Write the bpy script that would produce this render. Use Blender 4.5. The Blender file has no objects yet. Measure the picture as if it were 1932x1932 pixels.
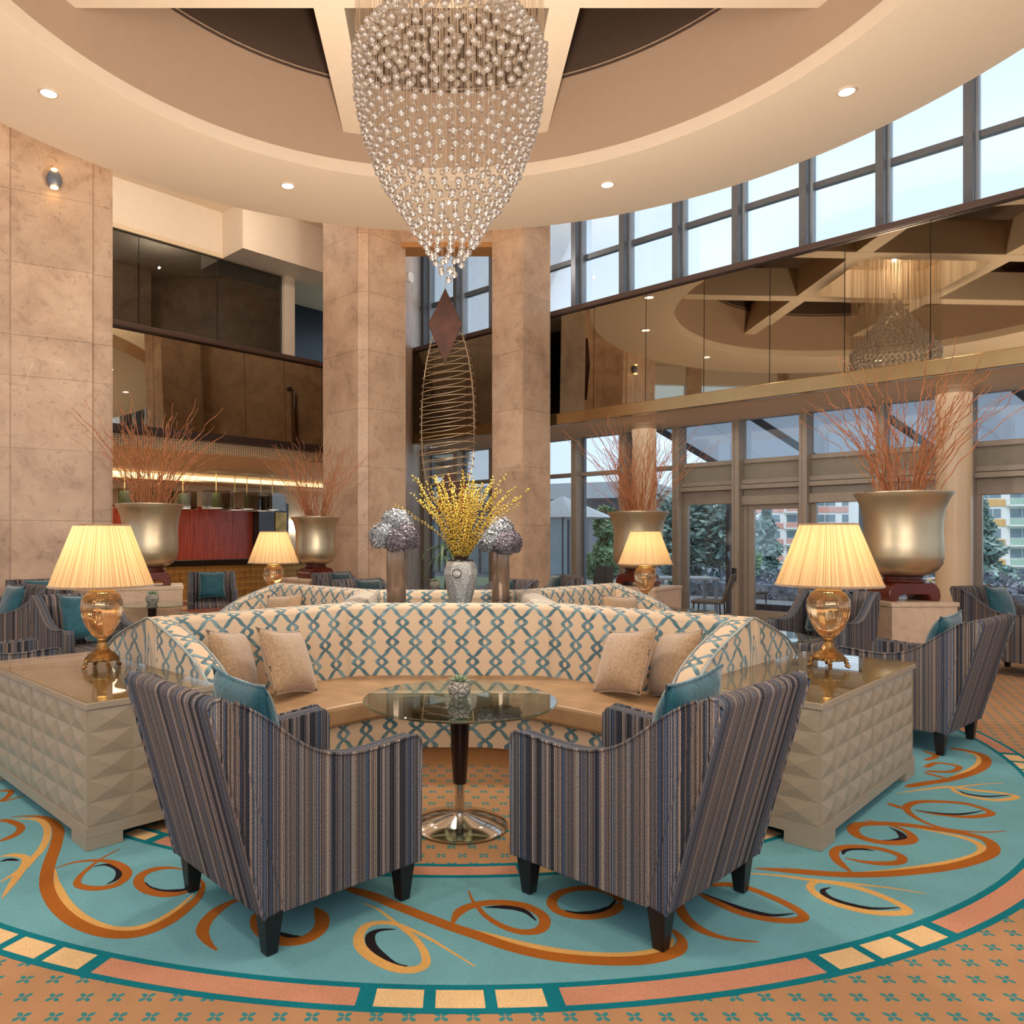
import bpy, bmesh, math, random
from math import sin, cos, pi, sqrt, radians as R, atan2
from mathutils import Vector, Matrix, Euler

SC = bpy.context.scene
COL = SC.collection
rnd = random.Random(7)

# ------------------------------------------------------------------ camera
CAMZ = 1.45
cam_d = bpy.data.cameras.new('camera')
cam = bpy.data.objects.new('camera', cam_d); COL.objects.link(cam)
cam.location = (0, 0, CAMZ); cam.rotation_euler = (R(90), 0, 0)
cam_d.sensor_width = 36; cam_d.lens = 36*1430/1932
cam_d.shift_x = 134/1932; cam_d.shift_y = 52/1932
cam_d.clip_end = 600; cam_d.clip_start = .05
SC.camera = cam

# ------------------------------------------------------------------ world and exposure
wd = bpy.data.worlds.new('sky'); SC.world = wd; wd.use_nodes = True
bg = wd.node_tree.nodes['Background']
bg.inputs[0].default_value = (.60, .745, .89, 1); bg.inputs[1].default_value = 1.40
vs = SC.view_settings
vs.view_transform = 'Standard'; vs.look = 'None'; vs.exposure = .10; vs.gamma = 1; vs.use_curve_mapping = False
cy = SC.cycles
cy.use_denoising = True; cy.use_adaptive_sampling = True; cy.adaptive_threshold = .035; cy.adaptive_min_samples = 16; cy.max_bounces = 8; cy.diffuse_bounces = 4; cy.glossy_bounces = 5
cy.transmission_bounces = 8; cy.transparent_max_bounces = 24; cy.sample_clamp_indirect = 6
cy.caustics_reflective = False; cy.caustics_refractive = False; cy.blur_glossy = .6

CX, CY = .06, 6.37          # centre of the round lounge
ZS = 6.55                   # underside of the ring ceiling

# ------------------------------------------------------------------ large lights of the hall and added fills
def light(name, kind, loc, energy, color, rot=(0, 0, 0), size=.1, sy=None, spot=None, blend=.5):
    d = bpy.data.lights.new(name, kind); d.energy = energy; d.color = color
    if kind == 'AREA':
        d.size = size
        if sy: d.shape = 'RECTANGLE'; d.size_y = sy
    elif kind in ('POINT', 'SPOT'):
        d.shadow_soft_size = size
    if kind == 'SPOT':
        d.spot_size = R(spot or 60); d.spot_blend = blend
    o = bpy.data.objects.new(name, d); COL.objects.link(o)
    o.location = loc; o.rotation_euler = rot
    return o
WARM = (1, .82, .60); WARM2 = (1, .90, .78)
# unseen fill lights added behind the camera, and the main lights of the hall
light('camera_side_fill', 'AREA', (0, -3.5, 4.6), 170, (1, .96, .91), (R(62), 0, 0), 9, 4)
light('camera_side_upfill', 'AREA', (0, -1.2, 2.6), 420, (1, .93, .84), (R(150), 0, 0), 7, 3)
light('chandelier_light', 'POINT', (CX, CY, 2.7), 200, WARM2, size=.25)
light('soffit_fill', 'SPOT', (CX, CY, 2.65), 840, WARM2, (pi, 0, 0), .25, spot=165, blend=.5)  # upward fill added below the chandelier to brighten the ring soffit
light('coffer_light', 'POINT', (CX, CY, 7.45), 110, WARM2, size=.04)
light('reception_light', 'AREA', (-8.0, 17.2, 3.18), 240, WARM, (0, 0, R(45)), 7, 3.2)
light('terrace_side_light', 'AREA', (6.3, 10.9, 3.45), 45, WARM2, (0, 0, R(-45)), 12, 1.4)
for _x, _y, _z in ((-8.0, 11.6, 8.3), (-5.4, 14.0, 8.3), (-3.4, 15.4, 8.3), (1.2, 15.4, 7.6)):    # unseen points added to brighten the galleries and bulkhead
    light('gallery_fill', 'POINT', (_x, _y, _z), 55, WARM2, size=.02)
for _a in range(20, 360, 40):                      # fills added on top of the ring to brighten the upper ceiling
    light('ring_top_fill', 'AREA', (CX+5.2*cos(R(_a)), CY+5.2*sin(R(_a)), 6.98), 55, WARM2, (pi, 0, 0), 1.2)
sun = bpy.data.lights.new('sun', 'SUN'); sun.energy = 1.6; sun.angle = R(30); sun.color = (1, .97, .93)
sun_o = bpy.data.objects.new('sun', sun); COL.objects.link(sun_o); sun_o.rotation_euler = (R(38), 0, R(-50))

# ------------------------------------------------------------------ node helpers
def lin(c):
    f = lambda v: v/12.92 if v <= .04045 else ((v+.055)/1.055)**2.4
    return tuple(f(v/255) for v in c) + (1,)
class G:
    """small wrapper for building a node tree"""
    def __init__(s, name, rough=.5, metal=0, spec=.5):
        s.m = bpy.data.materials.new(name); s.m.use_nodes = True
        s.t = s.m.node_tree; s.b = s.t.nodes['Principled BSDF']; s.out = s.t.nodes['Material Output']
        s.b.inputs['Roughness'].default_value = rough; s.b.inputs['Metallic'].default_value = metal
        s.b.inputs['Specular IOR Level'].default_value = spec
    def n(s, typ, **kw):
        nd = s.t.nodes.new('ShaderNode'+typ)
        for k, v in kw.items(): setattr(nd, k, v)
        return nd
    def link(s, a, b): s.t.links.new(a, b)
    def put(s, v, sock):
        if v is None: return
        if hasattr(v, 'is_output') or isinstance(v, bpy.types.NodeSocket): s.link(v, sock)
        else: sock.default_value = v
    def math(s, op, a, b=None, c=None):
        nd = s.n('Math', operation=op); s.put(a, nd.inputs[0]); s.put(b, nd.inputs[1]); s.put(c, nd.inputs[2])
        return nd.outputs[0]
    def mix(s, f, a, b, mode='MIX'):
        nd = s.n('Mix', data_type='RGBA', blend_type=mode); s.put(f, nd.inputs[0]); s.put(a, nd.inputs[6]); s.put(b, nd.inputs[7])
        return nd.outputs[2]
    def ramp(s, f, stops, interp='LINEAR'):
        nd = s.n('ValToRGB'); cr = nd.color_ramp; cr.interpolation = interp
        while len(cr.elements) < len(stops): cr.elements.new(.5)
        for e, (p, c) in zip(cr.elements, stops): e.position = p; e.color = c
        s.put(f, nd.inputs[0]); return nd.outputs[0]
    def noise(s, vec, scale, detail=4, rough=.55, dist=0):
        nd = s.n('TexNoise'); s.put(vec, nd.inputs['Vector']); nd.inputs['Scale'].default_value = scale
        nd.inputs['Detail'].default_value = detail; nd.inputs['Roughness'].default_value = rough
        nd.inputs['Distortion'].default_value = dist
        return nd.outputs[0]
    def coord(s, kind='Object'): return s.n('TexCoord').outputs[kind]
    def world(s): return s.n('NewGeometry').outputs['Position']
    def sep(s, v):
        nd = s.n('SeparateXYZ'); s.put(v, nd.inputs[0]); return nd.outputs
    def comb(s, x, y, z=0.):
        nd = s.n('CombineXYZ'); s.put(x, nd.inputs[0]); s.put(y, nd.inputs[1]); s.put(z, nd.inputs[2]); return nd.outputs[0]
    def mapping(s, v, scale=(1, 1, 1), loc=(0, 0, 0), rot=(0, 0, 0)):
        nd = s.n('Mapping'); s.put(v, nd.inputs[0]); nd.inputs['Scale'].default_value = scale
        nd.inputs['Location'].default_value = loc; nd.inputs['Rotation'].default_value = rot; return nd.outputs[0]
    def col(s, v): s.put(v, s.b.inputs['Base Color']); return s
    def bump(s, h, strength=.3, dist=.01):
        nd = s.n('Bump'); nd.inputs['Strength'].default_value = strength; nd.inputs['Distance'].default_value = dist
        s.put(h, nd.inputs['Height']); s.link(nd.outputs[0], s.b.inputs['Normal']); return s
MAT = {}
def plain(name, rgb, rough=.5, metal=0, var=.06, scale=8, spec=.5, bump=0, bscale=60):
    g = G(name, rough, metal, spec); c = lin(rgb)
    nz = g.noise(g.coord(), scale, 3)
    d = tuple(max(0, x*(1-var)) for x in c[:3])+(1,); e = tuple(min(1, x*(1+var)) for x in c[:3])+(1,)
    g.col(g.ramp(nz, [(.3, d), (.7, e)]))
    if bump: g.bump(g.noise(g.coord(), bscale, 3), bump, .004)
    MAT[name] = g.m; return g.m

plain('ceiling_paint', (240, 219, 192), .7, var=.01)
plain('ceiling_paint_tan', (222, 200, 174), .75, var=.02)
plain('cone_shade', (158, 130, 106), .8, var=.02)  # darker ceiling tone, the shade on the cone is put into the colour
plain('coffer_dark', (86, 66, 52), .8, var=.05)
plain('wall_white', (232, 216, 196), .7, var=.02)
plain('plaster_warm', (226, 204, 172), .7, var=.02)
plain('bronze_rail', (92, 74, 68), .35, .3, spec=.4)
plain('dark_band', (62, 50, 48), .4, .2)
plain('alu_taupe', (164, 150, 134), .45, .1)
plain('alu_blue', (112, 118, 128), .4, .25)
plain('alu_pale', (176, 188, 200), .4, .2)
plain('panel_beige', (150, 140, 122), .6)
plain('black_wood', (22, 18, 18), .35, spec=.5)
plain('dark_wood', (42, 20, 16), .25, spec=.5)
plain('mahogany', (92, 34, 18), .22, spec=.5, var=.2, scale=3)
plain('chrome', (205, 200, 195), .08, 1, var=.02)
plain('brass_antique', (150, 112, 66), .32, .9, var=.35, scale=40, bump=.5, bscale=70)
plain('brass_light', (236, 206, 140), .35, .5, var=.1)
plain('fascia_metal', (178, 144, 98), .2, .9)
plain('steel_wire', (214, 190, 156), .35, .6)
plain('rust_plate', (80, 46, 32), .55, .3, var=.25, scale=6)
plain('orange_shade', (238, 150, 96), .8)
plain('plinth', (176, 124, 72), .8)
plain('black_glass', (10, 10, 12), .03, 0, spec=.6)
plain('counter_black', (20, 17, 15), .2)
plain('gold_mosaic', (196, 158, 92), .35, .4, var=.35, scale=5)
plain('bark_orange', (184, 116, 72), .6, var=.45, scale=9)
plain('bark_brown', (70, 48, 38), .7)
plain('bud_yellow', (206, 172, 60), .7, var=.2, scale=60)
plain('column_paint', (214, 186, 152), .35, var=.02)
plain('soil', (46, 36, 28), .9)
plain('succulent_green', (142, 160, 130), .5, var=.2, scale=30)
plain('leather_seat', (158, 124, 88), .42, var=.18, scale=7, bump=.15, bscale=90)
plain('leather_light', (204, 172, 132), .4)
plain('piping_blue', (150, 160, 160), .7, var=.2, scale=20)
plain('bead_wire', (214, 190, 160), .4, .6)
plain('green_shade', (112, 142, 106), .7, var=.1)
plain('marble_dark', (52, 38, 30), .15, var=.6, scale=6)
plain('white_paint', (236, 236, 236), .5)
plain('trunk', (84, 66, 52), .9, var=.3)
plain('terrace', (150, 150, 150), .8)
plain('grass_far', (120, 140, 110), .9)
plain('building_white', (236, 236, 238), .8, var=.02)
plain('building_pink', (216, 160, 150), .8)
plain('building_orange', (222, 176, 118), .8)
plain('building_green', (170, 196, 182), .8)
plain('building_window', (120, 140, 152), .2)
plain('pavilion_grey', (128, 138, 152), .6)
plain('umbrella_white', (236, 238, 240), .7)
plain('rafter_dark', (54, 58, 68), .6)
plain('furniture_grey', (88, 80, 74), .6)
plain('navy_dark', (28, 36, 52), .3)

def stone():
    g = G('stone_tile', .42, 0, .4); w = g.world()
    a = g.noise(w, 1.6, 6, .65, .5); b = g.noise(w, 7, 8, .7, 1.2)
    base = g.ramp(a, [(.25, lin((168, 138, 114))), (.5, lin((202, 170, 142))), (.75, lin((220, 192, 164)))])
    fl = g.ramp(b, [(.30, (.62, .56, .50, 1)), (.46, (1, 1, 1, 1)), (.60, (1.0, 1.0, 1.0, 1)), (.74, (1.18, 1.15, 1.10, 1))])
    c = g.mix(.8, base, fl, 'MULTIPLY')
    v = g.n('TexVoronoi', feature='DISTANCE_TO_EDGE'); g.link(g.mapping(w, (1, 1, 1)), v.inputs['Vector']); v.inputs['Scale'].default_value = 2.4
    wv = g.noise(w, 5, 3); 
    crack = g.math('LESS_THAN', g.math('ADD', v.outputs['Distance'], g.math('MULTIPLY', wv, .035)), .0185)
    c = g.mix(g.math('MULTIPLY', crack, .45), c, lin((232, 206, 178)))
    # slight difference of tone from slab to slab
    oi = g.n('ObjectInfo'); tone = g.math('MULTIPLY_ADD', oi.outputs['Random'], .16, .92)
    c = g.mix(1, c, g.comb(tone, tone, tone), 'MULTIPLY')
    g.col(c); MAT['stone'] = g.m
stone()
plain('stone_core', (120, 96, 78), .7)
def pale_stone():
    g = G('pale_stone', .35, 0, .4); w = g.world()
    a = g.noise(w, 5, 5, .6, 1)
    g.col(g.ramp(a, [(.3, lin((196, 168, 142))), (.55, lin((214, 186, 158))), (.7, lin((188, 158, 132)))])); MAT['pale_stone'] = g.m
pale_stone()

def mirror():
    g = G('bronze_mirror', .015, 1, .5); g.col(lin((166, 156, 138))); MAT['mirror'] = g.m
mirror()
def glass(name, tint, fac=.10, rough=.0, blend=.35):
    g = G(name); t = g.t
    tr = g.n('BsdfTransparent'); tr.inputs[0].default_value = tint
    gl = g.n('BsdfGlossy'); gl.inputs[0].default_value = (1, 1, 1, 1); gl.inputs['Roughness'].default_value = rough
    lw = g.n('LayerWeight'); lw.inputs[0].default_value = blend
    f = g.math('MULTIPLY_ADD', lw.outputs['Fresnel'], 1.0, fac*.3)
    f = g.math('MINIMUM', f, .8)
    mx = g.n('MixShader'); g.link(f, mx.inputs[0]); g.link(tr.outputs[0], mx.inputs[1]); g.link(gl.outputs[0], mx.inputs[2])
    g.link(mx.outputs[0], g.out.inputs[0]); MAT[name] = g.m
glass('pane', (.975, .985, .99, 1), 0); glass('table_glass', (.62, .72, .64, 1)); glass('pane_dark', (.16, .21, .20, 1), .3)
glass('top_glass', (.96, .97, .95, 1), 0, blend=.16); glass('smoke', (.74, .68, .62, 1))
def bead():
    g = G('crystal_bead')
    tr = g.n('BsdfTransparent'); tr.inputs[0].default_value = (.80, .74, .66, 1)
    gl = g.n('BsdfGlossy'); gl.inputs[0].default_value = (.88, .88, .9, 1); gl.inputs['Roughness'].default_value = .06
    gr = g.n('BsdfGlass'); gr.inputs[0].default_value = (1, .97, .92, 1); gr.inputs['IOR'].default_value = 1.45; gr.inputs['Roughness'].default_value = .02
    m1 = g.n('MixShader'); m1.inputs[0].default_value = .6; g.link(tr.outputs[0], m1.inputs[1]); g.link(gr.outputs[0], m1.inputs[2])
    lw = g.n('LayerWeight'); lw.inputs[0].default_value = .45
    m2 = g.n('MixShader'); g.link(g.math('MULTIPLY_ADD', lw.outputs['Facing'], .55, .2), m2.inputs[0])
    g.link(m1.outputs[0], m2.inputs[1]); g.link(gl.outputs[0], m2.inputs[2]); g.link(m2.outputs[0], g.out.inputs[0])
    MAT['bead'] = g.m
bead()
def awning():
    g = G('awning_white'); t1 = g.n('BsdfTranslucent'); t1.inputs[0].default_value = lin((222, 226, 232)); d1 = g.n('BsdfDiffuse'); d1.inputs[0].default_value = lin((222, 226, 232))
    mx = g.n('MixShader'); mx.inputs[0].default_value = .7; g.link(d1.outputs[0], mx.inputs[1]); g.link(t1.outputs[0], mx.inputs[2]); g.link(mx.outputs[0], g.out.inputs[0]); MAT['awning_white'] = g.m
awning()
def emit(name, rgb, strength):
    g = G(name); e = g.n('Emission'); e.inputs[0].default_value = lin(rgb); e.inputs[1].default_value = strength
    g.link(e.outputs[0], g.out.inputs[0]); MAT[name] = g.m
emit('lamp_lens', (255, 244, 226), 6); emit('cove_strip', (255, 222, 160), 2.2); emit('bulb', (255, 220, 160), 12)
emit('sconce_lens', (255, 200, 120), 14); emit('light_tube', (255, 250, 240), 5)

def amber():
    g = G('amber_glass', .03, 0, .5)
    u = g.sep(g.coord())
    ang = g.math('ARCTAN2', u[1], u[0])
    rib = g.math('ABSOLUTE', g.math('SINE', g.math('MULTIPLY', ang, 14)))
    g.col(lin((244, 205, 158))); g.b.inputs['Transmission Weight'].default_value = .95; g.b.inputs['IOR'].default_value = 1.32
    g.b.inputs['Metallic'].default_value = .12
    g.bump(rib, .25, .004); MAT['amber'] = g.m
amber()
def shade():
    g = G('pleated_shade')
    u = g.sep(g.coord()); ang = g.math('ARCTAN2', u[1], u[0])
    nz = g.noise(g.comb(g.math('MULTIPLY', ang, 9.), 0., 0.), 3, 3, .7)
    c = g.ramp(nz, [(.38, lin((196, 148, 88))), (.58, lin((252, 232, 196)))])
    tl = g.n('BsdfTranslucent'); g.link(c, tl.inputs[0])
    df = g.n('BsdfDiffuse'); g.link(c, df.inputs[0])
    em = g.n('Emission'); em.inputs[1].default_value = .06; g.link(g.mix(1., c, lin((255, 206, 120)), 'MULTIPLY'), em.inputs[0])
    mx = g.n('MixShader'); mx.inputs[0].default_value = .55; g.link(df.outputs[0], mx.inputs[1]); g.link(tl.outputs[0], mx.inputs[2])
    ad = g.n('AddShader'); g.link(mx.outputs[0], ad.inputs[0]); g.link(em.outputs[0], ad.inputs[1])
    g.link(ad.outputs[0], g.out.inputs[0]); MAT['shade'] = g.m
shade()
def urn_metal():
    g = G('brushed_champagne', .36, .85, .5)
    c = g.coord(); nz = g.noise(c, 3, 2)
    g.col(g.ramp(nz, [(.3, lin((196, 176, 144))), (.7, lin((208, 190, 158)))]))
    g.bump(g.noise(c, 160, 2), .12, .003); MAT['urn'] = g.m
urn_metal()
def sofa_fabric():
    g = G('ogee_velvet', .75, 0, .3); uv = g.sep(g.coord('UV'))
    P, A, Q = .174, .066, .285
    def fam(sgn):
        wv = g.math('COSINE', g.math('MULTIPLY', uv[1], 2*pi/Q))
        w3 = g.math('COSINE', g.math('MULTIPLY', uv[1], 6*pi/Q))
        off = g.math('ADD', g.math('MULTIPLY', wv, A*sgn), g.math("MULTIPLY", w3, .012*sgn))
        x = g.math('DIVIDE', g.math('ADD', g.math('ADD', uv[0], off), P*(.5-.25*sgn)), P)
        d = g.math('ABSOLUTE', g.math('SUBTRACT', g.math('FRACT', x), .5))
        return g.math('MULTIPLY', d, P)
    d = g.math('MINIMUM', fam(1), fam(-1))
    nz = g.noise(g.coord('UV'), 9, 4, .6); fine = g.noise(g.coord('UV'), 120, 2)
    line = g.math('LESS_THAN', d, g.math('MULTIPLY_ADD', fine, .004, .0150))
    teal = g.ramp(nz, [(.3, lin((58, 88, 98))), (.5, lin((88, 118, 126))), (.72, lin((142, 166, 168)))])
    beige = g.ramp(fine, [(.3, lin((198, 170, 140))), (.7, lin((212, 186, 156)))])
    g.col(g.mix(line, beige, teal)); g.b.inputs['Sheen Weight'].default_value = .25
    g.bump(g.math('ADD', line, g.math('MULTIPLY', fine, .3)), .35, .004); MAT['ogee'] = g.m
sofa_fabric()
def stripe(name, dark):
    g = G(name, .85, 0, .2); uv = g.sep(g.coord('UV')); u = uv[0]
    def wn(k, o):
        w = g.n('TexWhiteNoise', noise_dimensions='1D'); g.put(g.math('FLOOR', g.math('MULTIPLY_ADD', u, k, o)), w.inputs['W']); return w.outputs['Value']
    cs = [(46, 56, 72), (122, 106, 96), (66, 82, 106), (40, 40, 46), (146, 130, 118), (60, 66, 78), (108, 92, 82), (92, 104, 118), (54, 52, 58), (134, 122, 114)]
    base = g.ramp(wn(190., 7.), [(i/10, lin(c)) for i, c in enumerate(cs)], 'CONSTANT')
    base2 = g.ramp(wn(34., 3.), [(i/10, lin(c)) for i, c in enumerate(cs[::-1])], 'CONSTANT')
    st = g.mix(.3, base, base2)
    f1 = g.math('MULTIPLY_ADD', wn(420., 1.), 1.3, .4)
    st = g.mix(1, st, g.comb(f1, f1, f1), 'MULTIPLY')
    nz = g.noise(g.mapping(g.coord('UV'), (320, 190, 1)), 1, 2)
    c = g.mix(.75, st, g.ramp(nz, [(.32, (.36, .36, .37, 1)), (.68, (1.75, 1.72, 1.68, 1))]), 'MULTIPLY')
    weave = g.math('MULTIPLY', g.math('SINE', g.math('MULTIPLY', uv[1], 950.)), g.math('SINE', g.math('MULTIPLY', u, 700.)))
    g.col(c); g.bump(g.math('ADD', weave, g.math('MULTIPLY', nz, 2)), .35, .003); MAT[name] = g.m
stripe('stripe_weave', False)
def velvet(name, c0, c1, sc=9):
    g = G(name, .6, 0, .3); c = g.coord()
    nz = g.noise(c, sc, 4, .6, .4)
    g.col(g.ramp(nz, [(.3, lin(c0)), (.7, lin(c1))])); g.b.inputs['Sheen Weight'].default_value = .5
    g.bump(g.noise(c, sc*2.2, 3, .5, 1.5), .3, .02); MAT[name] = g.m
velvet('teal_velvet', (14, 66, 80), (30, 96, 110)); velvet('teal_dark', (8, 40, 46), (18, 60, 66))
velvet('beige_chenille', (142, 110, 80), (182, 150, 114), 70)
def wood_pyramid():
    g = G('greige_veneer', .42, 0, .4); c = g.coord()
    nz = g.noise(g.mapping(c, (3, 3, 60)), 2, 4)
    g.col(g.ramp(nz, [(.3, lin((154, 139, 119))), (.7, lin((164, 149, 129)))])); MAT['greige'] = g.m
    g = G('gold_wood_top', .3, 0, .5); nz = g.noise(g.mapping(g.coord(), (40, 2, 1)), 2, 4)
    g.col(g.ramp(nz, [(.3, lin((172, 140, 94))), (.7, lin((190, 158, 110)))])); MAT['gold_top'] = g.m
wood_pyramid()
def red_wood():
    g = G('red_veneer', .3, 0, .5); c = g.coord(); nz = g.noise(g.mapping(c, (14, 14, 1)), 1.5, 5, .6)
    g.col(g.ramp(nz, [(.25, lin((132, 42, 24))), (.5, lin((178, 72, 42))), (.75, lin((202, 96, 58)))])); MAT['red_wood'] = g.m
red_wood()
def perforated():
    g = G('perforated_panel', .6); p = g.sep(g.world())
    s = g.math('MULTIPLY', g.math('ADD', p[0], p[1]), .7071)
    fx = g.math('ABSOLUTE', g.math('SUBTRACT', g.math('FRACT', g.math('DIVIDE', s, .055)), .5))
    fz = g.math('ABSOLUTE', g.math('SUBTRACT', g.math('FRACT', g.math('DIVIDE', p[2], .045)), .5))
    hole = g.math('LESS_THAN', g.math('MAXIMUM', fx, fz), .24)
    g.col(g.mix(hole, lin((224, 196, 156)), lin((74, 56, 40)))); MAT['perforated'] = g.m
perforated()
def hammered():
    g = G('hammered_silver', .32, .5, .5); c = g.coord(); nz = g.noise(c, 60, 4, .7)
    g.col(g.ramp(nz, [(.3, lin((140, 138, 132))), (.6, lin((214, 212, 206)))])); g.bump(nz, .8, .01); MAT['hammered'] = g.m
    g = G('carved_pot', .8); v = g.n('TexVoronoi', feature='DISTANCE_TO_EDGE'); g.link(g.coord(), v.inputs['Vector']); v.inputs['Scale'].default_value = 30
    g.col(g.ramp(v.outputs['Distance'], [(.0, lin((70, 62, 54))), (.12, lin((172, 164, 150)))])); g.bump(v.outputs['Distance'], .8, .02); MAT['carved'] = g.m
    g = G('smoked_bronze_glass', .12, .45, .6); g.col(lin((150, 124, 104))); MAT['bronze_vase'] = g.m
hammered()
def petals():
    for nm, a, b in (('petal_silver', (62, 64, 72), (200, 204, 208)), ('petal_mauve', (56, 48, 54), (150, 142, 150))):
        g = G(nm, .5, .2, .4); nz = g.noise(g.coord(), 130, 2)
        g.col(g.ramp(nz, [(.35, lin(a)), (.65, lin(b))])); MAT[nm] = g.m
petals()
def leaves():  # leaf colours lightened, with the bluish haze of the window glass put in
    for nm, a, b in (('leaf_conifer', (92, 130, 128), (168, 192, 186)), ('leaf_green', (104, 146, 108), (178, 204, 166)), ('leaf_hedge', (110, 122, 132), (176, 182, 196))):
        g = G(nm, .8); nz = g.noise(g.world(), 2.2, 4)
        g.col(g.ramp(nz, [(.35, lin(a)), (.65, lin(b))])); MAT[nm] = g.m
leaves()
# --- carpet colours
def pile(name, rgb, var=.12):
    g = G(name, .95, 0, .1); w = g.world(); f = g.noise(w, 240, 2); l = g.noise(w, 3.5, 3); c = lin(rgb)
    k = lambda s: tuple(x*s for x in c[:3])+(1,)
    c1 = g.ramp(f, [(.3, k(1-var*1.6)), (.7, k(1+var*1.2))])
    c2 = g.mix(1., c1, g.ramp(l, [(.3, (.93, .93, .93, 1)), (.7, (1.06, 1.06, 1.06, 1))]), 'MULTIPLY')
    g.col(c2); g.bump(f, .5, .006); MAT[name] = g.m; return g, c2
for nm, c in (('pile_blue', (110, 163, 172)), ('pile_teal', (18, 116, 128)), ('pile_salmon', (198, 138, 110)), ('pile_cream', (226, 188, 138)),
              ('pile_brown', (164, 94, 34)), ('pile_gold', (214, 164, 94)), ('pile_black', (36, 28, 32))): pile(nm, c)
def star_carpet():
    g, c = pile('pile_orange_stars', (180, 135, 98))
    p = g.sep(g.world())
    row = g.math('FLOOR', g.math('DIVIDE', p[1], .098))
    sh = g.math('MULTIPLY', g.math('MODULO', row, 2.), .5)
    fx = g.math('MULTIPLY', g.math('SUBTRACT', g.math('FRACT', g.math('ADD', g.math('DIVIDE', p[0], .098), sh)), .5), .098)
    fy = g.math('MULTIPLY', g.math('SUBTRACT', g.math('FRACT', g.math('DIVIDE', p[1], .098)), .5), .098)
    r2 = g.math('ADD', g.math('MULTIPLY', fx, fx), g.math('MULTIPLY', fy, fy)); r = g.math('SQRT', r2)
    pet = g.math('LESS_THAN', g.math('MULTIPLY', r2, r), g.math('MULTIPLY', g.math('ABSOLUTE', g.math('MULTIPLY', fx, fy)), .056))
    core = g.math('GREATER_THAN', r, .004)
    g.col(g.mix(g.math('MULTIPLY', pet, core), c, lin((58, 128, 130))))
star_carpet()

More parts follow.
